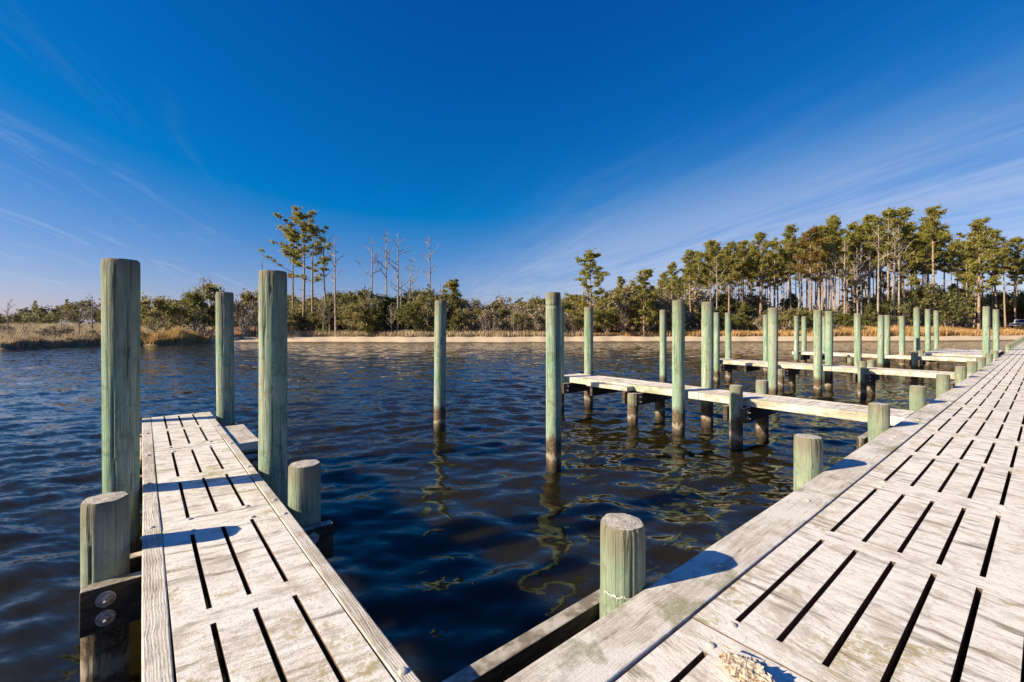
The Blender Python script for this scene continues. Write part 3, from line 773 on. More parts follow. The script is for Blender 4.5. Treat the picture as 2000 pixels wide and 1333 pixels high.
# ---- pilings
G_T, G_S, G_M = 'tall pilings along the finger piers', 'short pilings along the finger piers', 'tall mooring pilings standing in the slips'
make_pile(-0.145, 5.35, 3.07, 0.262, 'big green piling at the far left, rising left of the near finger', G_T, tilt=(0.0, -0.004), bulge=0.10)
make_pile(1.10, 9.00, 3.04, 0.262, 'green piling at the outer right corner of the near finger pier', G_T)
make_pile(1.075, 5.30, 3.06, 0.272, 'tall piling halfway along the right side of the near finger pier', G_T)
make_pile(-0.150, 9.05, 2.98, 0.25, 'piling at the near finger outer left corner, hidden behind the big left piling', G_T)
make_pile(-0.190, 4.05, 1.325, 0.242, 'short cut-off piling at the left edge of the near finger with bolted black beam', G_S)
make_pile(1.065, 4.05, 1.305, 0.250, 'short cut-off piling on the right side of the near finger, dark green in shade', G_S)
make_pile(5.35, 9.10, 3.05, 0.272, 'lone tall piling standing in open water at picture centre', G_M, tilt=(0.008, -0.006))
make_pile(5.41, 5.40, 3.04, 0.262, 'nearest tall mooring piling right of centre with a saw cut below its head', G_M, notch=2.80)
make_pile(9.27, 9.00, 3.02, 0.25, 'tall piling at the second finger end, half hidden by the nearest mooring piling', G_T)
make_pile(10.52, 9.00, 3.03, 0.272, 'tall piling at the far outer corner of the second finger pier', G_T)
make_pile(9.36, 5.36, 3.04, 0.270, 'tall piling on the near side of the second finger, midway along', G_T)
make_pile(10.66, 5.35, 3.05, 0.275, 'tall pale-patched piling on the far side of the second finger, midway along', G_T)
make_pile(9.27, 4.05, 1.26, 0.246, 'short piling on the near side of the second finger pier', G_S)
make_pile(10.56, 4.05, 1.26, 0.255, 'short grey piling on the far side of the second finger pier', G_S)
make_pile(14.82, 9.10, 3.04, 0.25, 'slim outer mooring piling seen just behind the middle of the second finger', G_M)
make_pile(14.86, 5.40, 3.01, 0.270, 'inner mooring piling between the second and third finger piers', G_M, bulge=0.06)
make_pile(18.75, 9.00, 3.01, 0.24, 'tall piling at the near outer corner of the third finger pier', G_T)
make_pile(19.86, 9.00, 3.02, 0.26, 'tall piling at the far outer corner of the third finger pier', G_T)
make_pile(18.90, 5.36, 3.02, 0.265, 'tall piling on the near side of the third finger pier', G_T)
make_pile(20.15, 5.36, 3.01, 0.255, 'tall white-stained piling on the far side of the third finger pier', G_T)
make_pile(18.82, 4.05, 1.25, 0.25, 'short piling on the near side of the third finger pier', G_S)
make_pile(20.02, 4.05, 1.23, 0.25, 'short piling on the far side of the third finger pier', G_S)
make_pile(24.20, 9.10, 3.00, 0.25, 'outer mooring piling between the third and fourth finger piers', G_M)
make_pile(24.44, 5.40, 3.00, 0.27, 'inner mooring piling between the third and fourth finger piers', G_M)
make_pile(28.10, 9.00, 2.98, 0.25, 'tall piling at the near outer corner of the fourth finger pier', G_T)
make_pile(29.33, 9.00, 2.98, 0.25, 'tall piling at the far outer corner of the fourth finger pier', G_T)
make_pile(28.22, 5.33, 2.97, 0.26, 'tall piling on the near side of the fourth finger pier', G_T)
make_pile(29.44, 5.31, 2.99, 0.26, 'tall pale piling on the far side of the fourth finger pier', G_T)
make_pile(28.08, 4.05, 1.25, 0.26, 'short piling on the near side of the fourth finger pier', G_S)
make_pile(29.50, 4.03, 1.22, 0.25, 'short piling on the far side of the fourth finger pier', G_S)
make_pile(33.24, 9.10, 3.00, 0.25, 'outermost mooring piling beyond the fourth finger pier', G_M)
make_pile(33.75, 5.40, 3.00, 0.27, 'inner mooring piling beyond the fourth finger, left of the platform pilings', G_M)
G_K = 'taller pilings around the wide platform'
make_pile(31.95, 4.50, 3.40, 0.27, 'tall piling at the near outer corner of the wide platform', G_K, tilt=(0, 0.006))
make_pile(35.10, 4.47, 3.40, 0.26, 'tall piling at the middle of the wide platform outer side', G_K)
make_pile(38.10, 4.46, 3.38, 0.25, 'tall piling at the far outer corner of the wide platform', G_K)
make_pile(31.48, 1.93, 3.38, 0.27, 'tall piling at the near end of the wide platform, beside the main dock', G_K, tilt=(0.004, 0.0))
make_pile(38.88, 1.98, 3.40, 0.27, 'tall piling at the far end of the wide platform, beside the main dock', G_K)
ORD = ['nearest', 'second', 'third', 'fourth', 'fifth', 'sixth', 'seventh', 'eighth', 'ninth', 'tenth', 'eleventh', 'twelfth', 'thirteenth', 'fourteenth']
BX = [2.165, 5.32, 8.36, 11.42, 14.62, 17.95, 20.85, 23.88, 27.2, 30.6, 41.0, 44.2, 47.4, 50.6]
for i, bx in enumerate(BX):
    extra = ', white scuff near its foot' if i == 0 else ', green and freshly coloured' if i == 1 else ''
    make_pile(bx, 1.462 + 0.135, 1.335 - 0.006 * min(i, 8), 0.25 + rnd.uniform(-.008, .008), '%s short piling along the edge of the main dock%s' % (ORD[i], extra), 'short pilings along the main dock edge')
for k in range(16):
    make_pile(53.8 + 3.25 * k, 1.60, 1.29, 0.25, 'one of the tiny far short pilings where the main dock nears shore', 'far short pilings along the main dock')

# white scuff on the nearest short piling: a thin smear of paint following the barrel
b1 = [o for o in bpy.data.objects if o.get('label', '').startswith('nearest short piling along')][0]
mb = MB(); rs_ = random.Random(3); c0 = math.atan2(-b1.location.y, -b1.location.x) - 0.25
for k in range(22):
    a0 = c0 + (k - 11) * 0.055; a1 = a0 + 0.056; zc = 0.955 + 0.004 * math.sin(k * 0.9) + rs_.uniform(-.004, .004); h0 = 0.002 + 0.006 * rs_.random()
    mb.add([(math.cos(a) * 0.1315, math.sin(a) * 0.1315, zc + dz_) for dz_ in (-h0, h0) for a in (a0, a1)], [(0, 1, 3, 2)])
    if rs_.random() < 0.4:
        l = rs_.uniform(0.01, 0.035); mb.add([(math.cos(a) * 0.1315, math.sin(a) * 0.1315, z_) for a, z_ in ((a0, zc), (a0 + 0.02, zc), (a0 + 0.015, zc - l))], [(0, 1, 2)])
mb.build('paint_scuff', mat_simple('white_scuff', (0.42, 0.43, 0.39), (0.62, 0.62, 0.57), 60, 0.8, 0), b1)
# ---- chunk of rotten wood on the dock
def driftwood():
    mb = MB(); nu, nv = 34, 16; rs = random.Random(4); vs = []
    prof = []
    for i in range(nu):
        t = i / (nu - 1); x = (t - 0.5) * 0.34
        wd = 0.062 * (math.sin(math.pi * min(1, t * 1.25 + 0.06)) ** 0.6) * (0.65 + 0.6 * t) + 0.008
        ht = 0.03 + 0.075 * max(0, math.sin(math.pi * (t * 0.95 + 0.05))) ** 0.8 * (0.6 + 0.5 * t)
        for j in range(nv):
            a = 2 * math.pi * j / nv
            rj = 1 + 0.22 * rs.uniform(-1, 1) + 0.18 * math.sin(5 * a + 3 * t) + 0.1 * math.sin(x * 90 + a * 2)
            vs.append((x + rs.uniform(-.005, .005), math.cos(a) * wd * rj, max(0.001, ht * 0.5 + math.sin(a) * ht * 0.5 * rj)))
    fs = [(i * nv + j, i * nv + (j + 1) % nv, (i + 1) * nv + (j + 1) % nv, (i + 1) * nv + j) for i in range(nu - 1) for j in range(nv)]
    fs += [tuple(range(nv))[::-1], tuple((nu - 1) * nv + j for j in range(nv))]
    mb.add(vs, fs)
    for k in range(26):                                   # splinters along the broken ridge
        x = rs.uniform(-0.14, 0.14); y = rs.uniform(-0.035, 0.035); z = rs.uniform(0.05, 0.085); l = rs.uniform(0.02, 0.06)
        d = Vector((rs.uniform(-1, 1), rs.uniform(-.4, .4), rs.uniform(-0.1, .35))).normalized() * l
        p = Vector((x, y, z)); mb.tube([p - d, p, p + d], [0.006, 0.005, 0.001], 4)
    t = NT('splintered_driftwood'); oc = t.coord()
    g = t.noise(t.mapping(oc, (14, 60, 60)), 1.2, 6, 0.7, 0.4); n = t.noise(oc, 28, 5, 0.65)
    c = t.ramp(g, [(0.34, (0.09, 0.045, 0.02)), (0.43, (0.30, 0.17, 0.085)), (0.50, (0.60, 0.51, 0.41)), (0.66, (0.78, 0.72, 0.64))])
    c = t.mix(t.rng(n, 0.5, 0.62, 0, 0.8), c, (0.68, 0.62, 0.54))
    t.bsdf(c, 0.9, t.bump(g, 0.9, 0.02), 0.15)
    o = mb.build('driftwood_chunk', t.mat)
    o.location = (1.965, 0.80, DECK + 0.004); o.rotation_euler = (0, 0, R(-100)); o.scale = (0.8, 0.8, 0.8)
    return tag(o, 'chunk of splintered bleached driftwood lying on the main dock in the foreground', 'driftwood')
driftwood()

# ------------------------------------------------------------------ grasses
def blades(name, pts, h, w, mat, lean=0.25, tuft=0.0):
    """each blade one bent strip of two triangles; pts (n,3), h (n,)"""
    n = len(pts); a = nrs.rand(n) * 6.283
    dx, dy = np.cos(a) * w * (0.6 + 0.8 * nrs.rand(n)), np.sin(a) * w * (0.6 + 0.8 * nrs.rand(n))
    la = nrs.rand(n) * 6.283; lx, ly = np.cos(la) * h * lean * nrs.rand(n) + h * lean * 0.35, np.sin(la) * h * lean * nrs.rand(n)
    p0 = pts + np.stack([-dx, -dy, -0.05 * np.ones(n)], -1); p1 = pts + np.stack([dx, dy, -0.05 * np.ones(n)], -1)
    mid = pts + np.stack([lx * 0.35, ly * 0.35, h * 0.6], -1)
    m0 = mid + np.stack([-dx, -dy, 0 * dx], -1) * 0.75; m1 = mid + np.stack([dx, dy, 0 * dx], -1) * 0.75
    tip = pts + np.stack([lx, ly, h], -1)
    v = np.stack([p0, p1, m1, m0, tip], 1).reshape(-1, 3); b = np.arange(n)[:, None] * 5
    f = np.concatenate([b + np.array([[0, 1, 2]]), b + np.array([[0, 2, 3]]), b + np.array([[3, 2, 4]])], 0)
    return link(name, np_mesh(name, v, f, mat))
def scatter(px0, px1, s0, s1, n, power=1.0):
    a0, a1 = math.atan2(px0 - HX, F_PX), math.atan2(px1 - HX, F_PX)
    az = a0 + (a1 - a0) * nrs.rand(n); s = s0 + (s1 - s0) * nrs.rand(n) ** power
    x, y = polar(az, shore_r(az) + s); return np.stack([x, y, land_z(az, s)], -1), az, s
p, a_, s_ = scatter(-260, 415, 0.4, 130, 64000, 1.9)
k_ = ~((a_ > math.atan2(210 - HX, F_PX)) & (s_ < 6.5)); p, a_, s_ = p[k_], a_[k_], s_[k_]
cl = (0.7 + 0.35 * np.sin(p[:, 0] * 0.9) * np.cos(p[:, 1] * 0.7) + 0.2 * np.sin(p[:, 0] * 2.7 + p[:, 1] * 2.1)) * np.clip(0.35 + s_ * 0.35, 0.35, 1)
tag(blades('marsh_grass', p, (0.55 + 0.75 * nrs.rand(len(p))) * cl + 0.25, 0.045, M['straw'], 0.4), 'brown winter marsh grass along the left bank', 'marsh grass', kind='stuff')
p, a_, s_ = scatter(215, 408, 0.1, 5.5, 15000)
hr = (1.0 + 0.8 * nrs.rand(len(p))) * (0.85 + 0.2 * np.sin(a_ * 95) + 0.12 * np.sin(a_ * 231)) * np.clip(0.5 + s_ * 0.3, 0.5, 1) * (0.45 + 0.55 * np.clip((AZ_M0 + 0.012 - a_) / 0.03, 0, 1))
tag(blades('reed_bed', p, hr, 0.03, M['gold'], 0.18), 'bright golden reed bed at the water edge behind the left pilings', 'reeds', kind='stuff')
p, a_, s_ = scatter(850, 2060, 5.2, 18, 84000, 1.0)
patch = np.sin(a_ * 55) * np.sin(s_ * 0.9 + a_ * 31) + np.sin(a_ * 19 + 1)
keep = (s_ > 7.2 - 2.0 * sstep(a_, 0.05, 0.5) + 0.7 * np.sin(a_ * 90)) & (nrs.rand(len(p)) < np.clip(0.35 + 0.5 * sstep(a_, 0.0, 0.3) + 0.25 * patch, 0.12, 1))
hh = (0.42 + 0.62 * nrs.rand(len(p))) * (0.8 + 0.25 * patch) * (0.8 + 0.5 * sstep(a_, 0.2, 0.6))
tag(blades('shore_grass', p[keep], np.clip(hh[keep], 0.15, None), 0.045, M['beachgrass'], 0.5), 'dry russet grass fringe above the sand on the far shore', 'grass', kind='stuff')
p, a_, s_ = scatter(1600, 1700, 14, 20, 5000)
tag(blades('tall_reeds', p, 1.5 + 1.3 * nrs.rand(len(p)), 0.05, M['gold'], 0.25), 'stand of taller golden reeds between the pine trunks and the beach', 'reeds', kind='stuff')
p, a_, s_ = scatter(480, 1150, 5.5, 11, 11000)
tag(blades('undergrowth', p, 0.25 + 0.7 * nrs.rand(len(p)), 0.05, M['straw'], 0.5), 'brown undergrowth beneath the shrubs above the central beach', 'undergrowth', kind='stuff')

# ------------------------------------------------------------------ trees
def tri_cloud(centres, radii, flat, per, size, rs, up=0.35, aspect=2.2):
    """leaf-sized triangles spread through puffs: centres (n,3), radii (n,)"""
    n = len(centres); k = n * per
    c = np.repeat(centres, per, 0); r = np.repeat(radii, per)
    d = rs.normal(0, 1, (k, 3)); d /= np.linalg.norm(d, axis=1)[:, None]
    p = c + d * (r * np.abs(rs.normal(0, 0.62, k)) ** 0.8)[:, None] * np.array([1, 1, flat])
    nrm = d + rs.normal(0, 0.95, (k, 3)); nrm[:, 2] += up; nrm /= np.linalg.norm(nrm, axis=1)[:, None]
    ax = np.cross(nrm, rs.normal(0, 1, (k, 3))); ax /= np.linalg.norm(ax, axis=1)[:, None] + 1e-9
    b = np.cross(nrm, ax)
    s = size * (0.6 + 0.8 * rs.rand(k))
    v = np.stack([p + b * (s / aspect)[:, None] - ax * (s * 0.5)[:, None], p - b * (s / aspect)[:, None] - ax * (s * 0.3)[:, None], p + ax * s[:, None]], 1).reshape(-1, 3)
    return v, np.arange(k * 3).reshape(-1, 3)

def curve(p, d, L, n, up, rs, wob=0.12):
    pts = [Vector(p)]; d = Vector(d).normalized()
    for i in range(n):
        d = (d + Vector((rs.normal(0, wob), rs.normal(0, wob), rs.normal(0, wob * 0.6) + up / n))).normalized()
        pts.append(pts[-1] + d * (L / n))
    return pts

def pine_proto(seed, H, start=0.5, spread=3.2, nb=16, puffs=4, per=24, rust=False, bare=4, pr=0.62, lop=0.0):
    rs = np.random.RandomState(seed); mb = MB()
    bend = rs.normal(0, 0.014 * H, 2); r0 = 0.0095 * H + 0.05; k = 12
    spine = [Vector((bend[0] * math.sin(i / k * 2.2) , bend[1] * math.sin(i / k * 2.6 + 0.3), H * 0.97 * i / k)) for i in range(k + 1)]
    mb.tube(spine, [r0 * (1.25 if i == 0 else 1) * (1 - 0.80 * i / k) for i in range(k + 1)], 8)
    def at(t):
        f = t * k; i = min(int(f), k - 1); return spine[i].lerp(spine[i + 1], f - i)
    cen, rad = [], []
    ang0 = rs.rand() * 6.28
    for b in range(nb):
        t = start + (0.985 - start) * (b + rs.rand() * 0.8) / nb
        u = (t - start) / (1 - start)
        L = spread * (0.45 + 0.75 * math.sin(math.pi * min(1, 0.22 + 0.72 * u))) * (0.6 + 0.6 * rs.rand()) * (1.05 - 0.45 * u)
        a = ang0 + b * 2.4 + rs.normal(0, 0.4)
        if lop: L *= 1 + lop * math.cos(a)
        pts = curve(at(t), (math.cos(a), math.sin(a), 0.15 + 0.55 * u), L, 4, 0.35, rs)
        rb = max(0.025, r0 * 0.30 * (1 - 0.6 * u)); mb.tube(pts, [rb, rb * .8, rb * .6, rb * .4, rb * .2], 4, False)
        for q in range(puffs):
            f = 0.35 + 0.70 * (q + rs.rand() * 0.6) / puffs
            i = min(int(f * 4), 3); c = pts[i].lerp(pts[i + 1], min(1.0, f * 4 - i))
            cen.append((c.x + rs.normal(0, .26), c.y + rs.normal(0, .26), c.z + 0.14 + rs.normal(0, .14))); rad.append(pr * (0.65 + 0.6 * rs.rand()))
    for q in range(6): cen.append(tuple(np.array(at(0.985)) + rs.normal(0, 0.40, 3) + np.array([0, 0, .2]))); rad.append(pr * 0.85)
    for b in range(bare):                                 # dead stubs on the clear stem
        t = start * (0.55 + 0.42 * rs.rand()); a = rs.rand() * 6.28; L = 0.4 + 1.5 * rs.rand()
        pts = curve(at(t), (math.cos(a), math.sin(a), 0.1), L, 2, 0.1, rs); mb.tube(pts, [0.045, 0.03, 0.012], 4, False)
    tm = mb.mesh('trunk', M['bark']); tm.polygons.foreach_set('use_smooth', [True] * len(tm.polygons))
    v, f = tri_cloud(np.array(cen), np.array(rad), 0.50, per, 0.25, rs, 0.35, 2.6)
    cm = np_mesh('crown', v, f, M['needles_rust'] if rust else M['needles'])
    return (tm, cm, H)

def dead_proto(seed, H, nb=9, mat='dead_bark', start=0.5, spread=0.28, twigs=3, r=None):
    rs = np.random.RandomState(seed); mb = MB(); k = 10
    bend = rs.normal(0, 0.02 * H, 2); r0 = r or (0.010 * H + 0.06)
    spine = [Vector((bend[0] * math.sin(i / k * 2.4), bend[1] * math.sin(i / k * 2), H * i / k)) for i in range(k + 1)]
    mb.tube(spine, [r0 * (1 - 0.84 * i / k) for i in range(k + 1)], 7)
    lm = MB()
    for b in range(nb):
        t = start + (0.97 - start) * (b + rs.rand()) / nb; f = t * k; i = min(int(f), k - 1); p = spine[i].lerp(spine[i + 1], f - i)
        a = rs.rand() * 6.28; L = H * spread * (0.35 + 0.8 * rs.rand()) * (1.15 - 0.7 * (t - start) / (1 - start))
        pts = curve(p, (math.cos(a), math.sin(a), 0.35 + 0.4 * rs.rand()), L, 5, 0.5, rs, 0.2)
        rb = r0 * 0.46 * (1.1 - t * 0.5); lm.tube(pts, [rb * (1 - 0.16 * q) for q in range(6)], 5, False)
        for w in range(twigs):
            j = 1 + rs.randint(4); d = Vector((rs.normal(0, 1), rs.normal(0, 1), 0.5 + rs.rand()))
            q = curve(pts[j], d, L * (0.25 + 0.35 * rs.rand()), 3, 0.3, rs, 0.2); lm.tube(q, [rb * .5, rb * .38, rb * .28, rb * .16], 4, False)
            if twigs > 2:
                d = Vector((rs.normal(0, 1), rs.normal(0, 1), 0.6)); z = curve(q[1], d, L * 0.2, 2, 0.2, rs, 0.2); lm.tube(z, [rb * .3, rb * .22, rb * .12], 3, False)
    return (mb.mesh('trunk', M[mat]), lm.mesh('limbs', M[mat]) if nb else None, H)

def shrub_proto(seed, Wd, H, mat, kind='round', per=26, size=0.26, twig=10, stem='pale_bark', lumps=34):
    rs = np.random.RandomState(seed); mb = MB(); cen, rad = [], []
    if kind == 'cone':
        for q in range(lumps):
            t = (q + rs.rand()) / lumps; a = rs.rand() * 6.28; rr = Wd * 0.5 * (1 - t) ** 0.75 * (0.45 + 0.6 * rs.rand())
            cen.append((math.cos(a) * rr, math.sin(a) * rr, H * (0.08 + 0.9 * t))); rad.append(Wd * 0.16 * (1.15 - 0.6 * t))
        mb.tube([(0, 0, -0.2), (0.05, 0, H * .5), (0, 0, H * .95)], [0.13, 0.08, 0.02], 6)
    else:
        ns = 4 if kind == 'round' else 6
        tips = []
        for s in range(ns):
            a = rs.rand() * 6.28; lean = 0.25 + 0.5 * rs.rand()
            pts = curve((rs.normal(0, .25), rs.normal(0, .25), -0.2), (math.cos(a) * lean, math.sin(a) * lean, 1), H * (0.6 + 0.25 * rs.rand()), 5, 0.1, rs, 0.2)
            mb.tube(pts, [0.11, 0.09, 0.075, 0.055, 0.04, 0.02], 5, False); tips.append(pts)
        for q in range(lumps):
            a = rs.rand() * 6.28; ph = rs.rand() ** 0.75; rr = Wd * 0.5 * math.cos(ph * 1.35) * (0.35 + 0.65 * rs.rand() ** 0.5)
            zz = H * ((0.30 if kind == 'round' else 0.38) + (0.62) * math.sin(ph * 1.5)) * (0.86 + 0.24 * rs.rand())
            cen.append((math.cos(a) * rr, math.sin(a) * rr, zz)); rad.append((0.105 * Wd + 0.14) * (0.7 + 0.6 * rs.rand()))
        for q in range(twig):
            c = Vector(cen[rs.randint(len(cen))]); p = tips[rs.randint(ns)][2]
            m = p.lerp(c, 0.55) + Vector(rs.normal(0, .2, 3)); e = c + (c - p) * (0.12 + 0.25 * rs.rand()); mb.tube([p, m, e], [0.045, 0.03, 0.012], 4, False)
    tm = mb.mesh('stems', M[stem])
    v, f = tri_cloud(np.array(cen), np.array(rad), 0.75, per, size, rs, 0.25, 1.7)
    v[:, 2] = np.maximum(v[:, 2], 0.03)
    return (tm, np_mesh('foliage', v, f, M[mat]), H)

def plant(name, proto, px, d, label, cat, group, top=None, h=None, wide=1.0, part=('trunk', 'crown'), rot=None, lean=0.0, sink=0.1):
    """a copy of a prototype; top = row of its tip in the photograph, or h = its height"""
    tm, cm, H = proto
    x, y = place(px, d); z = ground_at(px, d) - sink
    if top is not None: h = CAM_Z + (HY - top) / F_PX * d - z
    s = h / H
    o = empty(name, (x, y, z)); o.rotation_euler = (0, lean, rnd.uniform(0, 6.28) if rot is None else rot); o.scale = (s * wide, s * wide, s)
    tag(o, label, cat, group)
    link(part[0], tm, o)
    if cm is not None: link(part[1], cm, o)
    return o

TRUCK = (1996, 97)
def shades_truck(px, d, width=6.0):
    """would a tall tree here stand between the low sun and the parked pickup?"""
    tx, ty = place(*TRUCK); x, y = place(px, d); vx, vy = x - tx, y - ty
    along = -(vx * SH.x + vy * SH.y); across = abs(vx * SH.y - vy * SH.x)
    return -4 < along < 58 and across < width
PINES = [pine_proto(100 + i, 24, (0.56, 0.62, 0.54, 0.68, 0.58, 0.64)[i], (3.3, 2.9, 3.6, 2.7, 3.2, 3.0)[i], (18, 16, 20, 13, 17, 15)[i], 5, 84, False, 6, 0.82) for i in range(6)]
PINE_RUST = pine_proto(131, 22, 0.5, 3.2, 16, 5, 80, True, 4, 0.8)
PINE_LOW = [pine_proto(140 + i, 11, 0.16, 2.9, 22, 4, 60, False, 0, 0.58) for i in range(3)]
PINE_OPEN = pine_proto(150, 13, 0.20, 3.7, 26, 5, 46, False, 0, 0.58)
DEAD = [dead_proto(200 + i, 20, (9, 11, 8, 10)[i], 'dead_bark', 0.52, 0.20, 3) for i in range(4)]
SNAG = dead_proto(220, 10, 0, 'dead_bark', r=0.16)
SNAG2 = dead_proto(221, 12, 7, 'dead_bark', 0.45, 0.10, 0, r=0.15)
BARE = [dead_proto(230 + i, 7, 11, 'pale_bark', 0.25, 0.42, 4, r=0.13) for i in range(4)]
CEDAR = [shrub_proto(300 + i, 4.4, 6.5, 'cedar', 'cone', 64, 0.18, 0, 'bark', 46) for i in range(3)]
MYRT = [shrub_proto(310 + i, 6.0, 5.0, 'myrtle', 'round', 57, 0.18, 14, 'pale_bark', 42) for i in range(3)]
DKBUSH = [shrub_proto(320 + i, 5.8, 5.2, 'cedar', 'round', 60, 0.18, 9, 'pale_bark', 42) for i in range(3)]
SCRUB = [shrub_proto(330 + i, 5.4, 4.2, 'scrub', 'round', 41, 0.15, 34, 'pale_bark', 32) for i in range(3)]
OAK = [shrub_proto(340 + i, 9.0, 6.0, 'oak', 'oak', 64, 0.20, 16, 'pale_bark', 62) for i in range(3)]

# -- landmark trees of the left and centre
G_LP = 'tall pines standing alone at left'
plant('pine_tree', pine_proto(401, 21, 0.58, 5.6, 17, 6, 62, False, 4, 0.72), 590, 74, 'tallest of the lone left pines, straight trunk under a broad layered crown', 'tree', G_LP, top=414, part=('trunk', 'crown'))
plant('pine_tree', pine_proto(402, 19, 0.45, 4.6, 13, 4, 62, False, 3, 0.70), 612, 73, 'lone pine right of the tallest one, with low separate foliage tufts', 'tree', G_LP, top=440)
plant('pine_tree', pine_proto(403, 18, 0.56, 4.0, 10, 4, 62, False, 3, 0.70, 0.3), 574, 76, 'lone pine left of the tallest one, crown reaching out to the left', 'tree', G_LP, top=452)
G_D = 'dead leafless trees above the central shrubs'
plant('dead_tree', DEAD[0], 642, 75, 'bare dead tree just right of the green lone pines', 'dead tree', G_D, top=455, part=('trunk', 'limbs'))
plant('dead_tree', DEAD[1], 656, 70, 'second bare dead tree right of the lone pines, trunk down to the beach', 'dead tree', G_D, top=462, part=('trunk', 'limbs'))
plant('dead_tree', DEAD[2], 723, 82, 'pale dead tree with forked flat top, leftmost of the central dead trees', 'dead tree', G_D, top=463, part=('trunk', 'limbs'))
plant('dead_tree', DEAD[3], 756, 84, 'slim pale dead tree beside the darker multi-branched one', 'dead tree', G_D, top=452, part=('trunk', 'limbs'))
plant('dead_tree', dead_proto(244, 20, 16, 'dead_bark', 0.42, 0.20, 2, r=0.24), 777, 71, 'darkest dead tree with many upswept branches among the central dead trees', 'dead tree', G_D, top=455, part=('trunk', 'limbs'))
plant('dead_tree', DEAD[0], 839, 84, 'lone pale dead tree, rightmost of the central dead trees', 'dead tree', G_D, top=460, part=('trunk', 'limbs'), rot=2.0)
plant('dead_tree', BARE[0], 798, 76, 'small twiggy bare tree right of the darkest dead tree', 'dead tree', G_D, top=515, part=('trunk', 'limbs'))
plant('snag', SNAG, 785, 72, 'broken limbless snag beside the darkest dead tree', 'snag', G_D, top=534, part=('trunk', 'limbs'))
plant('snag', SNAG, 864, 72, 'thin limbless snag behind the lone central piling', 'snag', G_D, top=548, part=('trunk', 'limbs'))
plant('snag', SNAG2, 503, 68, 'leaning pointed snag just left of the third tall piling', 'snag', G_D, top=492, part=('trunk', 'limbs'), rot=0, lean=0.05)
plant('snag', SNAG, 357, 63, 'short grey snag standing at the golden reed bed', 'snag', G_D, top=588, part=('trunk', 'limbs'))
plant('bare_tree', BARE[1], 400, 67, 'bare twiggy tree rising from the dark shrub between the left pilings', 'tree', 'bare trees on the left bank', top=541, part=('trunk', 'limbs'))
plant('pine_tree', pine_proto(404, 8, 0.55, 1.9, 12, 3, 60, False, 0, 0.5), 884, 74, 'small round-topped pine right behind the lone central piling', 'tree', 'small pines', top=552)
plant('pine_tree', PINE_OPEN, 1152, 70, 'open-crowned pine standing alone left of the right-hand wood', 'tree', 'small pines', top=497, wide=1.0)
plant('pine_tree', PINE_LOW[0], 1212, 76, 'thin small pine between the open-crowned pine and the bushy pine', 'tree', 'small pines', top=545, wide=0.6)
plant('pine_tree', PINE_LOW[1], 1258, 70, 'bushy full pine at the left end of the right-hand wood', 'tree', 'small pines', top=528, wide=0.95)

# -- left bank
G_L = 'shrubs and low trees on the left bank'
for i, (px, d, top, pr, nm, lab) in enumerate([
    (298, 62, 583, MYRT[0], 'shrub', 'grey-green shrub right beside the big left piling'),
    (330, 66, 590, MYRT[1], 'shrub', 'olive shrub behind the golden reeds'),
    (375, 66, 574, DKBUSH[0], 'shrub', 'dark evergreen shrub behind the right end of the golden reeds'),
    (403, 70, 560, MYRT[2], 'shrub', 'tall shrub under the bare twiggy tree'),
    (475, 66, 590, SCRUB[0], 'shrub', 'grey leafless shrub between the second and third tall pilings'),
    (492, 70, 572, MYRT[0], 'shrub', 'twiggy shrub under the pointed snag'),
    (262, 66, 590, MYRT[1], 'shrub', 'shrub half hidden behind the big left piling'),
    (438, 69, 588, DKBUSH[1], 'shrub', 'dark shrub directly behind the second tall piling')]):
    plant(nm, pr, px, d, lab, 'shrub', G_L, top=top, wide=0.8, part=('stems', 'foliage'))
for i, (px, d, top, lean, lab) in enumerate([(16, 55, 590, 0.0, 'bare twiggy tree at the far left picture edge'), (118, 58, 602, 0.0, 'pale bare tree standing in the left marsh'), (155, 58, 590, 0.0, 'bare tree with white trunk in the left marsh'),
        (182, 60, 578, 0.0, 'bare tree with upswept twigs just left of the big left piling'), (28, 53, 612, 0.6, 'leaning dead tree in the marsh at far left')]):
    plant('bare_tree', BARE[i % 4], px, d, lab, 'tree', 'bare trees on the left bank', top=top, part=('trunk', 'limbs'), lean=lean)
plant('pine_tree', PINES[1], 130, 150, 'small flat-topped pine rising above the far left woods', 'tree', 'small pines', top=584, wide=0.8)
plant('pine_tree', PINES[3], 68, 190, 'tiny distant pine above the far left woods', 'tree', 'small pines', top=588, wide=0.9)
for i in range(26):
    px = rnd.uniform(-30, 225); d = rnd.uniform(50, 62)
    plant('marsh_shrub', SCRUB[i % 3], px, d, 'low brown scrub bush standing in the left marsh grass', 'shrub', 'scrub bushes in the left marsh', h=rnd.uniform(0.9, 1.9), part=('stems', 'foliage'))

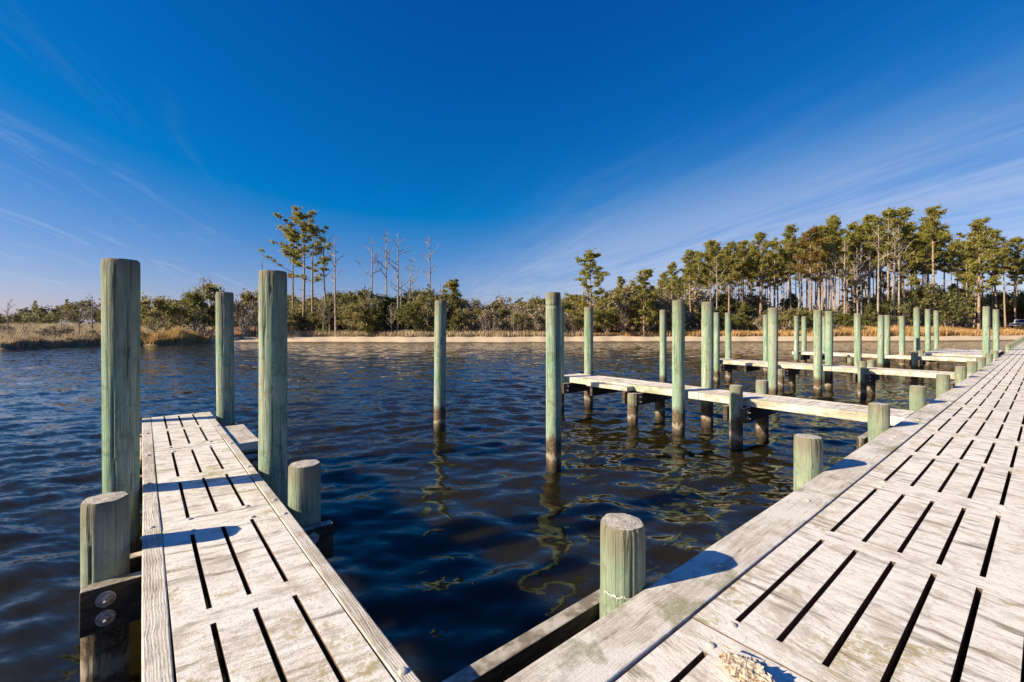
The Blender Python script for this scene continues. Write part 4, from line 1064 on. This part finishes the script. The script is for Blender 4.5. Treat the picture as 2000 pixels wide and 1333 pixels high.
# -- central shrub belt
env_c = [(455, 610), (500, 592), (560, 585), (600, 590), (640, 575), (690, 570), (715, 562), (760, 582), (800, 566), (835, 558), (870, 580), (910, 585), (960, 588), (1010, 592), (1060, 590), (1110, 585), (1180, 580), (1230, 560), (1290, 570)]
def env(e, x): return float(np.interp(x, [a for a, b in e], [b for a, b in e]))
for i in range(118):
    px = 540 + (1300 - 540) * ((i * 0.6180339) % 1.0); row = i % 3
    d = (71.5, 76, 81)[row] + rnd.uniform(-1.5, 1.8) + (2.5 if px > 1080 else 0)
    tp = env(env_c, px) + ((22, 9, 0)[row] + rnd.uniform(-5, 9))
    if px > 880 and rnd.random() < 0.45: pr, lab = SCRUB[i % 3], 'grey-brown leafless shrub in the belt above the central beach'
    elif rnd.random() < (0.66 if px < 880 else 0.28): pr, lab = (CEDAR + DKBUSH)[rnd.randrange(6)], 'dark evergreen shrub in the belt above the central beach'
    else: pr, lab = MYRT[i % 3], 'olive-green shrub in the belt above the central beach'
    plant('shrub', pr, px, d, lab, 'shrub', lab + 's', top=tp, wide=rnd.uniform(0.85, 1.15), part=('stems', 'foliage'))
for i in range(14):
    px = rnd.uniform(560, 1060); plant('bare_tree', BARE[i % 4], px, rnd.uniform(69, 76), 'small pale-stemmed bare tree among the central shrubs', 'tree', 'pale bare trees among the central shrubs', top=env(env_c, px) + rnd.uniform(2, 34), part=('trunk', 'limbs'))

# -- right-hand pine wood
env_r = [(1275, 540), (1300, 522), (1330, 498), (1360, 482), (1390, 470), (1425, 476), (1455, 466), (1482, 456), (1520, 470), (1545, 441), (1590, 444), (1630, 424), (1665, 436), (1700, 420), (1740, 404), (1775, 401), (1802, 440), (1830, 403), (1860, 470), (1890, 472), (1916, 431), (1950, 452), (1985, 462), (2060, 455)]
fixed = [(1310, 79, 0), (1352, 78, 1), (1388, 80, 2), (1424, 79, 0), (1452, 83, 4), (1482, 80, 2), (1512, 84, 5), (1546, 82, 3), (1604, 80, 4), (1632, 80, 0), (1668, 84, 5), (1696, 82, 2), (1737, 80, 4), (1772, 82, 1), (1828, 80, 3), (1868, 88, 5), (1890, 92, 0), (1948, 104, 2), (1984, 106, 4), (2030, 104, 0)]
G_P = 'pines of the right-hand wood'
ORD2 = ['first', 'second', 'third', 'fourth', 'fifth', 'sixth', 'seventh', 'eighth', 'ninth', 'tenth', 'eleventh', 'twelfth', 'thirteenth', 'fourteenth', 'fifteenth', 'sixteenth', 'seventeenth', 'eighteenth', 'nineteenth', 'twentieth']
for i, (px, d, k) in enumerate(fixed):
    lab = {1772: 'tallest pine of the right-hand wood, bare trunk below a high open crown', 1828: 'slim high pine right of the tallest one, sky showing round its trunk', 1310: 'leftmost tall pine of the right-hand wood',
           1737: 'broad-crowned pine just left of the tallest one'}.get(px, '%s tall pine from the left along the front of the right-hand wood' % ORD2[i])
    plant('pine_tree', PINES[k], px, d, lab, 'tree', G_P, top=env(env_r, px), wide=rnd.uniform(0.85, 1.05))
plant('pine_tree', PINE_RUST, 1582, 77, 'pine with rusty brown crown in front of the right-hand wood', 'tree', G_P, top=446, wide=1.0)
plant('pine_tree', pine_proto(160, 18, 0.34, 3.3, 20, 4, 70, False, 2, 0.6), 1912, 79, 'thick-trunked pine at the lawn edge near the right-hand platform pilings', 'tree', G_P, top=431, wide=1.0)
for i in range(150):
    px = 1285 + (2090 - 1285) * ((i * 0.6180339 + 0.13) % 1.0); d = 84 + 34 * rnd.random()
    if (1640 < px < 1790 and rnd.random() < 0.35) or shades_truck(px, d): continue
    if px > 1850 and rnd.random() < 0.35: continue
    tp = env(env_r, px) + rnd.uniform(5, 50)
    plant('pine_tree', PINES[rnd.randrange(6)], px, d, 'tall pine deeper inside the right-hand wood', 'tree', 'pines deeper inside the right-hand wood', top=tp, wide=rnd.uniform(0.65, 0.95))
for i in range(34):
    px = rnd.uniform(1340, 1760); plant('dead_tree', DEAD[i % 4], px, rnd.uniform(77, 86), 'slim bare pale trunk standing among the right-hand pines', 'dead tree', 'bare trunks in the right-hand wood', top=env(env_r, px) + rnd.uniform(25, 80), wide=0.8, part=('trunk', 'limbs'))
for i in range(16):
    px = rnd.uniform(1640, 2010); d = rnd.uniform(84, 105)
    if shades_truck(px, d): continue
    plant('pine_tree', PINE_LOW[i % 3], px, d, 'young pine growing between the trunks at right', 'tree', 'young pines between the trunks at right', top=rnd.uniform(500, 560), wide=rnd.uniform(0.6, 0.85))
for i in range(60):
    px = 1280 + (1700 - 1280) * ((i * 0.6180339 + 0.4) % 1.0); row = i % 3; d = (74.5, 78, 84)[row] + rnd.uniform(-1.2, 1.5)
    tp = (612, 598, 578)[row] + rnd.uniform(-10, 14) + (16 if 1570 < px < 1690 else 0)
    pr = (DKBUSH + CEDAR + MYRT + SCRUB)[rnd.randrange(12)]
    lab = 'evergreen shrub below the pines of the right-hand wood' if pr not in SCRUB and pr not in MYRT else 'pale brushy shrub below the pines of the right-hand wood'
    plant('shrub', pr, px, d, lab, 'shrub', lab + 's', top=tp, part=('stems', 'foliage'))
for i, (px, d, tp, lab) in enumerate([(1735, 80, 592, 'rounded live oak left of the platform pilings'), (1775, 84, 575, 'large dark live oak behind the platform pilings'), (1812, 82, 568, 'tallest live oak behind the platform pilings'), (1850, 80, 598, 'low spreading live oak with pale trunk at the lawn edge'),
        (1700, 84, 590, 'live oak behind the tall golden reeds'), (1872, 106, 572, 'live oak behind the thick-trunked lawn pine'), (1955, 116, 578, 'live oak behind the white pickup'), (2000, 114, 585, 'live oak at the right picture edge'), (2040, 114, 570, 'live oak beyond the right picture edge')]):
    plant('live_oak', OAK[i % 3], px, d, lab, 'tree', 'live oaks at the right', top=tp, wide=rnd.uniform(0.8, 1.0), part=('stems', 'foliage'))
for i in range(34):
    px = 1690 + (2090 - 1690) * ((i * 0.6180339 + 0.2) % 1.0); d = rnd.uniform(106, 130)
    plant('shrub', (OAK + DKBUSH + MYRT)[rnd.randrange(9)], px, d, 'evergreen thicket shrub at the back of the right-hand lawn', 'shrub', 'thicket shrubs behind the right-hand lawn', top=rnd.uniform(572, 606), part=('stems', 'foliage'))
plant('shrub', DKBUSH[2], 1999, 88, 'small dark bush in front of the white pickup', 'shrub', 'bushes by the pickup', h=1.4, wide=0.9, part=('stems', 'foliage'))

# -- far woods: one mass along the horizon
def far_woods():
    rs = np.random.RandomState(5); n = 5200
    az = rs.uniform(-1.30, 0.95, n); dist = rs.uniform(190, 300, n) * np.where(az < -0.5, 0.9, 1.0)
    r = dist / np.cos(np.clip(az, -1.0, 0.95)); x, y = polar(az, r)
    hh = (9.5 + 2.4 * np.sin(az * 17 + 1) + 1.6 * np.sin(az * 47) + rs.normal(0, 1.3, n)) * (0.9 + 0.15 * np.sin(az * 120))
    t = rs.rand(n) ** 0.6; c = np.stack([x, y, 0.8 + hh * t], -1)
    v, f = tri_cloud(c, 1.5 + 1.5 * rs.rand(n), 0.8, 30, 0.7, rs, 0.2, 1.6)
    o = link('far_woods', np_mesh('far_woods', v, f, M['far'])); tag(o, 'far-off band of winter woods along the horizon beyond the marsh', 'woods', kind='stuff')
far_woods()

# ------------------------------------------------------------------ white pickup parked at right
def pickup():
    px, d = TRUCK; x, y = place(px, d); z = ground_at(px, d)
    root = empty('pickup_truck', (x, y, z)); tag(root, 'white pickup truck parked under the trees at the right edge', 'truck')
    root.rotation_euler = (0, 0, math.atan2(AY, -AX) + R(24))   # its nose points left and a little towards the water
    white = mat_simple('white_car_paint', (0.70, 0.70, 0.70), (0.78, 0.78, 0.78), 1, 0.3, 0, 0.5)
    black = mat_simple('black_rubber', (0.012, 0.012, 0.012), (0.025, 0.025, 0.025), 20, 0.8, 0.1)
    glass = mat_simple('dark_car_glass', (0.02, 0.025, 0.03), (0.03, 0.035, 0.04), 1, 0.08, 0, 0.6)
    chrome = mat_simple('grey_grille', (0.10, 0.10, 0.10), (0.18, 0.18, 0.18), 9, 0.4, 0.1, 0.5, 0.6)
    def prism(name, prof, y0, y1, mat, inset=0.0):
        n = len(prof); mb = MB(); cx = sum(p[0] for p in prof) / n
        vs = [(a, y0, b) for a, b in prof] + [(a, y1, b) for a, b in prof]
        mb.add(vs, [tuple(range(n)), tuple(range(n, 2 * n))[::-1]] + [(i + n, (i + 1) % n + n, (i + 1) % n, i) for i in range(n)])
        o = mb.build(name, mat, root); bevel(o, 0.05); return o
    prism('body', [(2.85, 0.45), (2.95, 0.75), (2.88, 1.08), (1.35, 1.20), (-2.75, 1.20), (-2.8, 0.55), (-2.3, 0.42)], -0.98, 0.98, white)
    prism('cab', [(1.40, 1.19), (0.75, 1.86), (-0.75, 1.90), (-1.05, 1.19)], -0.84, 0.84, white)
    mb = MB(); mb.add([(1.33, -0.74, 1.27), (1.33, 0.74, 1.27), (0.83, 0.68, 1.80), (0.83, -0.68, 1.80)], [(0, 1, 2, 3)])
    mb.v = [(a + 0.035, b, c + 0.03) for a, b, c in mb.v]; mb.build('windscreen', glass, root)
    for s in (-1, 1):
        mb = MB(); mb.box(-0.80, 0.95, s * 0.845 - 0.006, s * 0.845 + 0.006, 1.27, 1.72); mb.build('side_window', glass, root)
        mb = MB(); mb.box(2.86, 2.965, s * 0.72 - 0.18, s * 0.72 + 0.18, 0.84, 1.02); mb.build('headlight', chrome, root)
        for wx in (1.85, -1.75):
            mb = MB(); mb.tube([(wx, s * 0.72, 0.40), (wx, s * 1.0, 0.40)], [0.40, 0.40], 18); w = mb.build('wheel', black, root)
            mb = MB(); mb.tube([(wx, s * 1.0, 0.40), (wx, s * 1.01, 0.40)], [0.22, 0.20], 12); mb.build('rim', chrome, w)
    mb = MB(); mb.box(2.90, 2.975, -0.50, 0.50, 0.74, 1.02); mb.build('grille', chrome, root)
    mb = MB(); mb.box(2.86, 3.02, -0.96, 0.96, 0.46, 0.66); o = mb.build('bumper', white, root); bevel(o, 0.03)
pickup()
